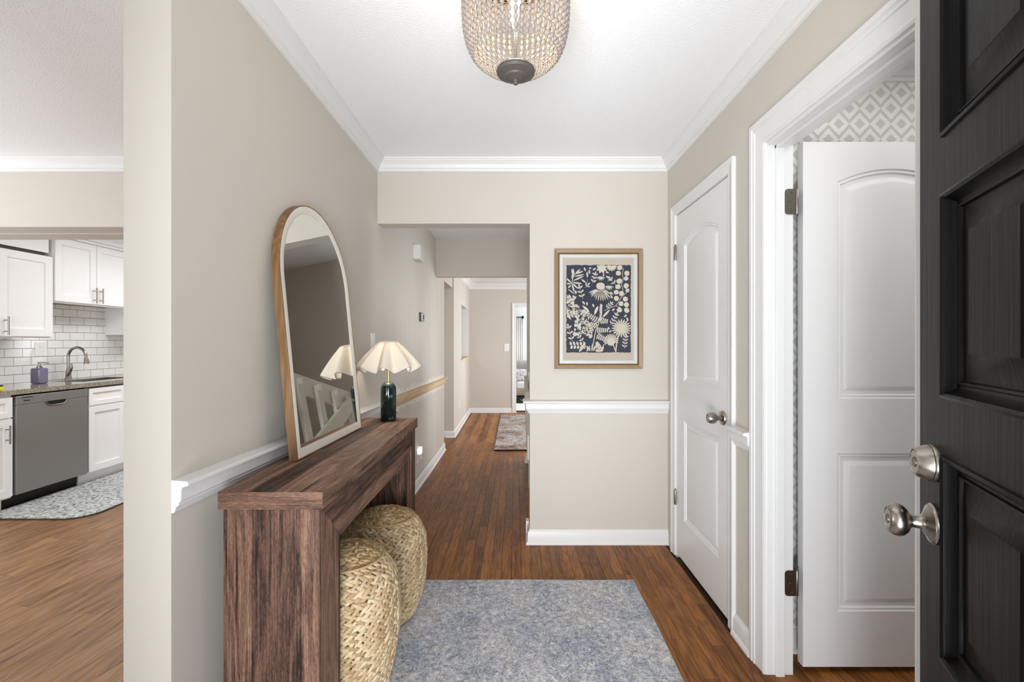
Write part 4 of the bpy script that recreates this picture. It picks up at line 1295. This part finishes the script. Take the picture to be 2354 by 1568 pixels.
big_me.from_pydata(big.v, [], big.f)
big_me.polygons.foreach_set('use_smooth', [True] * len(big_me.polygons))
big_me.materials.append(M['bead'])
NSTR = 50
for i in range(NSTR):
    a = 2 * math.pi * (i + 0.5) / NSTR
    er = Vector((math.cos(a), math.sin(a), 0))
    mb = MB()
    def p3(rz): return Vector((KX, KY, 0)) + er * rz[0] + Vector((0, 0, rz[1]))
    mb.tube([p3(q) for q in bowl], 0.0006, 4)
    beads = []
    L = poly_len(bowl)
    s = 0.009
    while s < L - 0.002:
        if s < 0.262: r, h = 0.0069, 0.0188
        elif s < 0.276: r, h = 0.0048, 0.0125
        else: r, h = 0.0028, 0.0068
        (rr, zz), d = polyline_at(bowl, s)
        beads.append((rr, zz, d, r, h))
        s += h / 2 + (0.0188 if s + h < 0.262 else 0.0125 if s + h < 0.276 else 0.0068) / 2 + 0.0006
    front = math.sin(a) < 0.02
    singles = []
    for rr, zz, d, r, h in beads:
        ax = er * d[0] + Vector((0, 0, d[1]))
        if front and r > 0.005 and zz < 2.335:
            singles.append((p3((rr, zz)), ax))
        else:
            mb.lathe(bead_profile(abs(r), h), p3((rr, zz)), ax, 6 if abs(r) < 0.004 else 8)
    st_ = obj('bead_string', mb, M['bead'], ch, smooth=50, fix=False)
    for c, ax in singles:
        b = bpy.data.objects.new('bead', big_me)
        COL.objects.link(b)
        b.parent = st_
        pw = parent_world(st_)
        b.location = c - Vector(pw)
        b.rotation_euler = ax.to_track_quat('Z', 'Y').to_euler()

# ------------------------------------------------------------------ things on the long wall
def plate(name, label, cat, y, z, w, h, kind):
    r = thing(name, label, cat, (XL, y, z))
    obj('cover_plate', MB().box(XL, XL + 0.006, y - w / 2, y + w / 2, z - h / 2, z + h / 2), M['white'], r, bevel=0.002)
    if kind == 'switch':
        obj('rocker', MB().box(XL + 0.006, XL + 0.010, y - 0.016, y + 0.016, z - 0.033, z + 0.033), M['trim'], r, bevel=0.001)
    else:
        for dz in (0.02, -0.02):
            obj('socket_face', MB().box(XL + 0.006, XL + 0.008, y - 0.016, y + 0.016, z + dz - 0.014, z + dz + 0.014), M['trim'], r, bevel=0.001)
    return r
plate('light_switch', 'white light switch plate behind the lamp shade', 'switch', 2.945, 1.285, 0.075, 0.118, 'switch')
plate('power_outlet', 'white wall outlet low in the hall beyond the console', 'outlet', 4.30, 0.262, 0.075, 0.118, 'outlet')
nl = thing('night_light', 'glowing plug-in night light in the low hall outlet', 'night light', (XL + 0.012, 4.30, 0.285))
obj('body', MB().box(XL + 0.0085, XL + 0.035, 4.275, 4.325, 0.235, 0.285), M['white'], nl, bevel=0.004)
t = NT('night_light_diffuser')
t.b.inputs['Emission Color'].default_value = (1, 0.97, 0.92, 1)
t.b.inputs['Emission Strength'].default_value = 0.8
obj('diffuser', MB().box(XL + 0.0085, XL + 0.040, 4.272, 4.328, 0.2855, 0.345), t.set((1, 1, 1, 1), 0.4), nl, bevel=0.004, seg=2)
dc = thing('door_chime', 'white door chime box high on the hall wall', 'door chime', (XL, 4.19, 2.065))
obj('housing', MB().box(XL, XL + 0.062, 4.11, 4.268, 2.008, 2.127), M['white'], dc, bevel=0.004)
obj('front_cover', MB().box(XL + 0.062, XL + 0.067, 4.122, 4.262, 2.014, 2.121), M['wall'], dc, bevel=0.002)
obj('grille_lip', MB().box(XL + 0.004, XL + 0.060, 4.125, 4.255, 1.998, 2.0078), M['wall'], dc)
tsb = thing('thermostat', 'small grey metal thermostat on the hall wall below the chime', 'thermostat', (XL, 4.44, 1.52))
obj('back_plate', MB().box(XL, XL + 0.008, 4.375, 4.505, 1.477, 1.563), M['hinge'], tsb, bevel=0.002)
obj('cover', MB().box(XL + 0.008, XL + 0.028, 4.385, 4.495, 1.482, 1.558), M['steel'], tsb, bevel=0.006, seg=3)
obj('dial', MB().lathe([(0.018, 0.028), (0.018, 0.033), (0.014, 0.036), (0, 0.036)], (XL, 4.44, 1.52), (1, 0, 0), 20), M['nickel'], tsb, smooth=40)
sw = thing('wall_switch', 'white switch plate beside the bedroom doorway', 'switch', (-0.158, YEND, 1.185))
obj('cover_plate', MB().box(-0.158 - 0.045, -0.158 + 0.045, YEND - 0.006, YEND, 1.115, 1.255), M['white'], sw, bevel=0.002)
obj('toggle', MB().box(-0.163, -0.153, YEND - 0.016, YEND - 0.006, 1.175, 1.197), M['trim'], sw)
ol = thing('hall_outlet', 'white outlet low on the wall below the pass-through', 'outlet', (PX, 7.35, 0.33))
obj('cover_plate', MB().box(PX, PX + 0.006, 7.31, 7.39, 0.27, 0.39), M['white'], ol, bevel=0.002)
for dz in (0.02, -0.02):
    obj('socket_face', MB().box(PX + 0.006, PX + 0.008, 7.334, 7.366, 0.33 + dz - 0.014, 0.33 + dz + 0.014), M['trim'], ol)

# ------------------------------------------------------------------ stair railing seen in the mirror
M['railpaint'] = paint('pale_railing_paint', (214, 209, 200), 0.45, 0.02, 0.02)
sr = thing('stair_railing', 'pale painted stair railing of wide boards behind the print wall', 'railing', (0.17, 4.2, -0.03))
RX = 0.150
def slab_yz(pts, x0, x1):
    n = len(pts)
    return MB().add([(x0, y, z) for y, z in pts] + [(x1, y, z) for y, z in pts], [tuple(range(n)), tuple(range(2 * n - 1, n - 1, -1))] + [(i, (i + 1) % n, n + (i + 1) % n, n + i) for i in range(n)])
rt_ = lambda y: 1.185 - 0.27 * (y - 3.67)
obj('hand_rail', slab_yz([(3.30, rt_(3.30)), (4.56, rt_(4.56)), (4.63, rt_(4.63) - 0.03), (4.66, rt_(4.66) - 0.16), (4.60, rt_(4.6) - 0.165), (3.30, rt_(3.30) - 0.16)], RX, RX + 0.035), M['railpaint'], sr, bevel=0.004)
for y in (3.46, 3.74, 4.02, 4.30):
    obj('baluster', MB().box(RX - 0.03, RX - 0.0005, y, y + 0.085, fz(y) + 0.001, rt_(y + 0.085) - 0.035), M['railpaint'], sr, bevel=0.003)
    obj('bracket', MB().box(RX - 0.036, RX - 0.0305, y + 0.012, y + 0.073, rt_(y) - 0.10, rt_(y) - 0.055), M['white'], sr, label='white metal bracket')
bt = lambda y: 0.745 + 0.30 * (y - 3.6)
obj('brace_board', slab_yz([(3.28, bt(3.28)), (4.34, bt(4.34)), (4.44, bt(4.44) - 0.02), (4.46, bt(4.46) - 0.12), (3.28, bt(3.28) - 0.17)], RX - 0.066, RX - 0.037), M['railpaint'], sr, bevel=0.003)
obj('post', MB().box(RX + 0.036, RX + 0.10, 3.25, 3.33, -0.01, rt_(3.33)), M['railpaint'], sr, bevel=0.003)

# ------------------------------------------------------------------ kitchen
XF = -3.85
def shaker_yz(root, name, x, y0, y1, z0, z1, rail=0.058, th=0.019, parent=None):
    """shaker front facing +x: frame with a recessed flat panel"""
    mb = MB()
    a, b, c, d = y0 + rail, y1 - rail, z0 + rail, z1 - rail
    mb.box(x, x + th, y0, a, z0, z1).box(x, x + th, b, y1, z0, z1).box(x, x + th, a, b, z0, c).box(x, x + th, a, b, d, z1)
    o = obj(name, mb, M['cabinet'], root)
    obj('recessed_panel', MB().box(x + 0.001, x + th - 0.0125, a, b, c, d), M['cabinet'], o)
    return o
def bar_handle(par, x, y, z0, z1):
    mb = MB().tube([(x + 0.032, y, z0), (x + 0.032, y, z1)], 0.006, 10)
    for z in (z0 + 0.03, z1 - 0.03):
        mb.tube([(x, y, z), (x + 0.032, y, z)], 0.004, 8)
    return obj('handle', mb, M['nickel'], par, smooth=40)
def base_cab(label, y0, y1, doors, handles, top=0.884):
    r = thing('base_cabinet', label, 'cabinet', (XF, (y0 + y1) / 2, 0))
    obj('carcass', MB().box(XK + 0.005, XF - 0.001, y0, y1, 0.10, top), M['cabinet'], r)
    obj('toe_kick', MB().box(XF - 0.09, XF - 0.075, y0, y1, 0.0, 0.10), M['cabinet'], r)
    for (a, b), hy in zip(doors, handles):
        shaker_yz(r, 'drawer_front', XF, a, b, 0.715, 0.868, 0.04)
        d = shaker_yz(r, 'cabinet_door', XF, a, b, 0.115, 0.705)
        if hy: bar_handle(d, XF + 0.019, hy, 0.52, 0.66)
    return r
base_cab('white base cabinet under the sink, beside the dishwasher', 4.30, 5.12, [(4.305, 4.698), (4.706, 5.11)], [None, None], 0.73)
base_cab('white base cabinet past the sink at the far end of the worktop', 5.13, 6.19, [(5.138, 5.66), (5.668, 6.18)], [None, None])
base_cab('white base cabinet on the near side of the dishwasher', 2.75, 3.655, [(2.76, 3.20), (3.21, 3.648)], [None, 3.60])
dw = thing('dishwasher', 'stainless steel dishwasher between the white base cabinets', 'dishwasher', (XF, 3.98, 0))
obj('door_panel', MB().box(XF - 0.02, XF + 0.022, 3.672, 4.288, 0.112, 0.800), M['dw'], dw, bevel=0.006, seg=3)
def dw_strip():
    mb = MB()
    y0, y1, z0, z1 = 3.672, 4.288, 0.8005, 0.872
    mb.box(XF - 0.02, XF + 0.024, y0, y1, z0, z1)
    return mb
obj('control_strip', dw_strip(), M['dw'], dw, bevel=0.004)
hp = [(3.90, 0.806), (3.925, 0.776), (3.945, 0.770), (4.045, 0.770), (4.065, 0.776), (4.09, 0.806)]
obj('pull_recess', slab_yz(hp, XF + 0.0222, XF + 0.0252), M['black'], dw)
obj('pull_lip', MB().tube([(XF + 0.026, y, z) for y, z in hp], 0.0045, 8), M['nickel'], dw, smooth=60)
obj('vent_slot', MB().box(XF + 0.0241, XF + 0.0246, 3.71, 3.80, 0.853, 0.859), M['black'], dw)
obj('badge', MB().box(XF + 0.0241, XF + 0.0249, 3.725, 3.775, 0.828, 0.835), M['black'], dw)
obj('tub', MB().box(XK + 0.02, XF - 0.021, 3.672, 4.288, 0.10, 0.872), M['black'], dw)
obj('kick_plate', MB().box(XF - 0.10, XF - 0.085, 3.66, 4.295, 0.001, 0.10), M['black'], dw)
def granite():
    t = NT('speckled_granite')
    v = t.coord()
    f = t.noise(v, 130, 4, 0.8)
    return t.set(t.ramp(f, [(0.32, lin((40, 38, 36))), (0.45, lin((120, 114, 104))), (0.56, lin((176, 168, 152))), (0.7, lin((96, 90, 82)))]), 0.12)
M['granite'] = granite()
SX0, SX1, SY0, SY1 = -4.30, -3.98, 4.42, 5.02
wt_ = thing('worktop', 'speckled grey granite worktop along the tiled wall', 'worktop', (-4.14, 4.5, 0.885))
obj('slab', MB().box(XK, XF + 0.03, 2.7, SY0, 0.885, 0.922).box(XK, XF + 0.03, SY1, 6.2, 0.885, 0.922).box(XK, SX0, SY0, SY1, 0.885, 0.922).box(SX1, XF + 0.03, SY0, SY1, 0.885, 0.922), M['granite'], wt_)
sk = thing('sink', 'steel sink set into the granite worktop', 'sink', (-4.14, 4.72, 0.75))
mb = MB()
for a, b, c, d in ((SX0 + 0.001, SX0 + 0.006, SY0 + 0.001, SY1 - 0.001), (SX1 - 0.006, SX1 - 0.001, SY0 + 0.001, SY1 - 0.001), (SX0 + 0.001, SX1 - 0.001, SY0 + 0.001, SY0 + 0.006), (SX0 + 0.001, SX1 - 0.001, SY1 - 0.006, SY1 - 0.001)):
    mb.box(a, b, c, d, 0.74, 0.915)
obj('basin', mb.box(SX0 + 0.001, SX1 - 0.001, SY0 + 0.001, SY1 - 0.001, 0.735, 0.741), M['steel'], sk)
obj('drain', MB().lathe([(0.04, 0.741), (0.04, 0.744), (0.0, 0.744)], (-4.14, 4.72, 0), n=20), M['nickel'], sk)
# faucet
FXx, FYy = -4.355, 4.665
fa = thing('faucet', 'brushed steel gooseneck kitchen faucet behind the sink', 'faucet', (FXx, FYy, 0.922))
obj('base', MB().lathe([(0.030, 0.922), (0.030, 0.930), (0.024, 0.945), (0.022, 0.985), (0.017, 1.01), (0.014, 1.03), (0.0, 1.03)], (FXx, FYy, 0), n=20), M['nickel'], fa, smooth=40)
pts = [(FXx, FYy, 1.0), (FXx, FYy, 1.12)] + [(FXx + 0.085 - 0.085 * math.cos(a), FYy, 1.15 + 0.085 * math.sin(a)) for a in [i * math.pi / 12 for i in range(0, 12)]] + [(FXx + 0.172, FYy, 1.135)]
obj('spout', MB().tube(pts, 0.0125, 12), M['nickel'], fa, smooth=60)
obj('spray_head', MB().lathe([(0.014, 0), (0.016, 0.01), (0.022, 0.055), (0.022, 0.062), (0, 0.062)], (FXx + 0.172, FYy, 1.137), (0.12, 0, -1), 18), M['nickel'], fa, smooth=40)
obj('lever', MB().tube([(FXx + 0.01, FYy - 0.02, 0.965), (FXx + 0.05, FYy - 0.035, 1.0), (FXx + 0.072, FYy - 0.04, 1.045), (FXx + 0.066, FYy - 0.04, 1.08)], [0.014, 0.012, 0.009, 0.007], 10), M['nickel'], fa, smooth=60)
# soap dispenser
SOX, SOY = -4.19, 4.215
M['purple'] = NT('violet_soap_glass').set(lin((134, 128, 160)), 0.1, Transmission_Weight=0.25)
sd = thing('soap_dispenser', 'violet soap bottle with steel pump on the worktop', 'soap dispenser', (SOX, SOY, 0.922))
mb = MB().box(SOX - 0.043, SOX + 0.043, SOY - 0.043, SOY + 0.043, 0.9225, 1.06)
sb = obj('bottle', mb, M['purple'], sd, bevel=0.014, seg=4)
obj('neck', MB().lathe([(0.022, 1.058), (0.022, 1.068), (0.014, 1.074), (0.014, 1.082), (0.007, 1.084), (0.007, 1.10), (0.0, 1.10)], (SOX, SOY, 0), n=18), M['nickel'], sd, smooth=40)
obj('pump_nozzle', MB().tube([(SOX - 0.012, SOY - 0.006, 1.105), (SOX + 0.02, SOY + 0.02, 1.107), (SOX + 0.045, SOY + 0.04, 1.098)], 0.0055, 8), M['nickel'], sd, smooth=60)
sp_ = thing('dish_sponge', 'yellow sponge box at the near end of the worktop', 'sponge', (-3.92, 3.60, 0.922))
M['yellow'] = paint('yellow_sponge', (238, 222, 30), 0.7, 0.05, 0.2)
obj('sponge', MB().box(-3.98, -3.87, 3.50, 3.62, 0.9225, 0.952), M['yellow'], sp_, bevel=0.004)
obj('scourer', MB().box(-3.98, -3.87, 3.50, 3.62, 0.9525, 0.964), M['dark'], sp_, bevel=0.003)
# outlet on the tiles
ko = thing('kitchen_outlet', 'white outlet on the tiles above the soap bottle', 'outlet', (XK + 0.008, 4.49, 1.22))
obj('cover_plate', MB().box(XK + 0.0085, XK + 0.015, 4.435, 4.545, 1.155, 1.285), M['white'], ko, bevel=0.002)
for dz in (0.025, -0.025):
    obj('socket_face', MB().box(XK + 0.015, XK + 0.017, 4.47, 4.51, 1.22 + dz - 0.016, 1.22 + dz + 0.016), M['trim'], ko)
# wall cabinets
UX = -4.12
def wall_cab(label, y0, y1, z0, z1, doors, hz):
    r = thing('wall_cabinet', label, 'cabinet', (UX, (y0 + y1) / 2, z0))
    obj('carcass', MB().box(XK + 0.0005, UX - 0.001, y0, y1, z0 + 0.006, z1), M['cabinet'], r)
    obj('light_rail', MB().box(UX - 0.03, UX - 0.001, y0, y1, z0 - 0.012, z0 + 0.0055), M['cabinet'], r)
    for a, b, hy in doors:
        d = shaker_yz(r, 'cabinet_door', UX, a, b, z0 + 0.002, z1 - 0.004, 0.062)
        if hy: bar_handle(d, UX + 0.019, hy, hz, hz + 0.15)
    return r
wall_cab('white wall cabinet on the near side, hung lower with a tall bar handle', 3.36, 4.248, 1.335, 2.045, [(3.365, 3.795, None), (3.803, 4.245, 3.845)], 1.345)
wall_cab('white wall cabinet above the sink with paired bar handles', 4.262, 5.19, 1.655, 2.235, [(4.268, 4.688, 4.655), (4.694, 5.18, 4.727)], 1.665)
wall_cab('white wall cabinet beyond the sink, its plain side showing', 5.20, 5.9, 1.36, 2.235, [(5.205, 5.89, None)], 1.40)
fb = thing('cabinet_filler', 'white filler box above the near wall cabinet', 'cabinet', (UX, 3.8, 2.07))
obj('box', MB().box(XK + 0.0005, UX + 0.012, 3.36, 4.215, 2.072, 2.4395), M['cabinet'], fb)
obj('shadow_gap', MB().box(XK + 0.01, UX - 0.004, 3.37, 4.20, 2.0455, 2.0715), M['dark'], fb)
struct('trim_97', MB().box(XK + 0.0005, UX + 0.025, 4.262, 5.9, 2.2355, 2.262).box(XK + 0.0005, UX + 0.045, 4.262, 5.9, 2.2622, 2.30), M['cabinet'], 'white crown strip over the sink wall cabinets', 'moulding', bevel=0.004)
struct('trim_98', MB().box(XK + 0.0005, UX - 0.002, 4.262, 6.4, 2.3005, CEIL - 0.0125), M['cabinet'], 'white soffit over the sink wall cabinets', 'soffit')
# tiles
M['tile'] = NT('white_gloss_tile').set(lin((226, 226, 224)), 0.12)
TW, TH = 0.154, 0.077
obj('grout_bed', MB().box(XK, XK + 0.0025, 3.5, 5.46, 0.9225, 1.66), M['kwall'], kw)
row = 0
z = 0.9235
tmesh = {}
while z < 1.66:
    off = (row % 2) * TW / 2
    y = 3.94 - off
    while y < 5.46:
        a, b = y + 0.0024, y + TW - 0.0024
        zt_ = min(z + TH - 0.0048, 1.655)
        zlim = 1.32 if b < 4.24 else (1.36 if a > 5.2 else 1.66)
        if z + TH < zlim + TH * 0.9 and b > 3.98:
            if z < zlim:
                mb = MB().box(0, 0.008, 0, TW - 0.0048, 0, zt_ - z)
                key = round(zt_ - z, 4)
                if key not in tmesh:
                    o = obj('tile', mb, M['tile'], kw, fix=False)
                    tmesh[key] = o.data
                else:
                    o = bpy.data.objects.new('tile', tmesh[key]); COL.objects.link(o); o.parent = kw
                o.location = (XK + 0.0004, a, z)
        y += TW
    z += TH
    row += 1
# braided mat
def mat_mat():
    t = NT('pale_grey_braided_wool')
    v = t.coord()
    vo = t.voronoi(t.mapping(v, (52, 38, 40)), 1.0)
    c = t.ramp(vo.outputs['Distance'], [(0.0, lin((214, 216, 214))), (0.55, lin((186, 190, 190))), (0.85, lin((96, 98, 100)))])
    wn = t.n('HueSaturation'); t.l(c, wn.inputs['Color'])
    sx = t.sep(vo.outputs['Color'])
    t.l(t.math('MULTIPLY_ADD', sx[0], 0.45, 0.75), wn.inputs['Value'])
    t.bump(t.math('MULTIPLY', vo.outputs['Distance'], -1.0), 0.8, 0.008)
    return t.set(wn.outputs[0], 0.95)
def rounded(x0, x1, y0, y1, r, n=8):
    P = []
    for cx_, cy_, a0 in ((x1 - r, y1 - r, 0), (x0 + r, y1 - r, 90), (x0 + r, y0 + r, 180), (x1 - r, y0 + r, 270)):
        for i in range(n + 1):
            a = math.radians(a0 + 90 * i / n)
            P.append((cx_ + r * math.cos(a), cy_ + r * math.sin(a)))
    return P
km = thing('kitchen_mat', 'pale grey braided mat on the floor before the dishwasher', 'mat', (-3.5, 4.4, 0.001))
mm = mat_mat()
obj('pile', MB().prism(rounded(-3.90, -3.13, 3.47, 5.45, 0.16), 0.001, 0.013), mm, km, bevel=0.003)
M['matedge'] = paint('dark_mat_edge', (84, 78, 74), 0.9, 0.1, 0.1)
obj('edge_braid', MB().tube([(x, y, 0.005) for x, y in rounded(-3.905, -3.125, 3.465, 5.455, 0.165)], 0.0055, 8, True), M['matedge'], km, smooth=60)

# ------------------------------------------------------------------ bedroom glimpsed through the end doorway
M['sheet'] = paint('white_bed_linen', (236, 234, 232), 0.85, 0.03, 0.1, 20)
M['greycloth'] = paint('pale_grey_cushion', (188, 184, 178), 0.9, 0.05, 0.1, 40)
M['lilac'] = NT('floral_blanket')
_t = M['lilac']
_v = _t.voronoi(_t.coord(), 16)
M['lilac'] = _t.set(_t.ramp(_v.outputs['Distance'], [(0.2, lin((150, 146, 160))), (0.35, lin((222, 218, 222))), (0.8, lin((232, 228, 230)))]), 0.9)
M['taupe'] = paint('taupe_upholstery', (176, 162, 146), 0.85, 0.05, 0.1, 60)
bed = thing('bed', 'low bed with white linen seen through the bedroom doorway', 'bed', (0.9, 11.5, -0.05))
obj('base', MB().box(0.02, 1.9, 10.55, 12.6, 0.10, 0.24), M['taupe'], bed, bevel=0.02)
obj('mattress', MB().box(0.04, 1.88, 10.57, 12.58, 0.2405, 0.40), M['sheet'], bed, bevel=0.05, seg=3)
for x in (0.12, 1.8):
    for y in (10.66, 12.4):
        obj('leg', MB().box(x - 0.03, x + 0.03, y - 0.03, y + 0.03, -0.049, 0.0995), M['black'], bed)
def cushion(name, label, x, y, z, w, h, d, mat, cat):
    mb = MB()
    n = 10
    vs, fs = [], []
    for s in (1, -1):
        for j in range(n + 1):
            for i in range(n + 1):
                u, v = i / n * 2 - 1, j / n * 2 - 1
                b = (max(0.0, 1 - u ** 4) * max(0.0, 1 - v ** 4)) ** 0.6
                vs.append((x + u * w / 2, y + s * d / 2 * b, z + h / 2 + v * h / 2))
    N = (n + 1) ** 2
    for s in (0, 1):
        for j in range(n):
            for i in range(n):
                fs.append((s * N + j * (n + 1) + i, s * N + j * (n + 1) + i + 1, s * N + (j + 1) * (n + 1) + i + 1, s * N + (j + 1) * (n + 1) + i))
    o = obj(name, mb.add(vs, fs), mat, smooth=180)
    return tag(o, label, cat)
cushion('pillow', 'pale grey pillow standing on the bed', 0.22, 11.15, 0.40, 0.46, 0.46, 0.16, M['greycloth'], 'pillow')
cushion('pillow', 'floral pillow in front of the grey one on the bed', 0.16, 10.86, 0.4015, 0.44, 0.27, 0.15, M['lilac'], 'pillow')
cushion('pillow', 'plump white pillow at the far side of the bed', 0.55, 11.0, 0.40, 0.52, 0.52, 0.18, M['sheet'], 'pillow')
bn = thing('storage_basket', 'dark storage basket under the bed edge', 'basket', (0.12, 10.42, -0.04))
obj('basket_body', MB().box(0.03, 0.33, 10.36, 10.52, -0.0385, 0.08), M['black'], bn, bevel=0.01)
obj('basket_handle', MB().tube([(0.12, 10.355, 0.05), (0.14, 10.35, 0.02), (0.2, 10.35, 0.02), (0.22, 10.355, 0.05)], 0.006, 8), M['greycloth'], bn)
tag(obj('bedroom_rug', MB().prism(rounded(-0.6, 1.6, 9.3, 10.54, 0.03), -0.0495, -0.040), M['sheet'], bevel=0.002), 'white rug on the bedroom floor inside the doorway', 'rug')
cu = thing('curtain', 'white curtain hanging at the bedroom window', 'curtain', (0.1, 12.85, 0.0))
cv = []
NCU = 60
for i in range(NCU + 1):
    x = -0.25 + 0.48 * i / NCU
    cv.append((x, 12.85 + 0.035 * math.sin(i * 0.95)))
mb = MB()
vs = [(x, y, 0.0) for x, y in cv] + [(x * 0.9 + 0.02, 12.85 + (y - 12.85) * 0.6, 1.93) for x, y in cv]
mb.add(vs, [(i, i + 1, NCU + 2 + i, NCU + 1 + i) for i in range(NCU)])
co = obj('curtain_panel', mb, M['sheet'], cu, smooth=180)
md = co.modifiers.new('cloth', 'SOLIDIFY'); md.thickness = 0.003
rod = obj('curtain_rod', MB().tube([(-0.9, 12.85, 1.95), (0.17, 12.85, 1.95)], 0.012, 10), M['black'], cu, smooth=60)
obj('finial', MB().lathe([(0.012, 0), (0.035, 0.012), (0.042, 0.04), (0.03, 0.065), (0, 0.07)], (0.17, 12.85, 1.95), (1, 0, 0), 16), M['black'], rod, smooth=60)
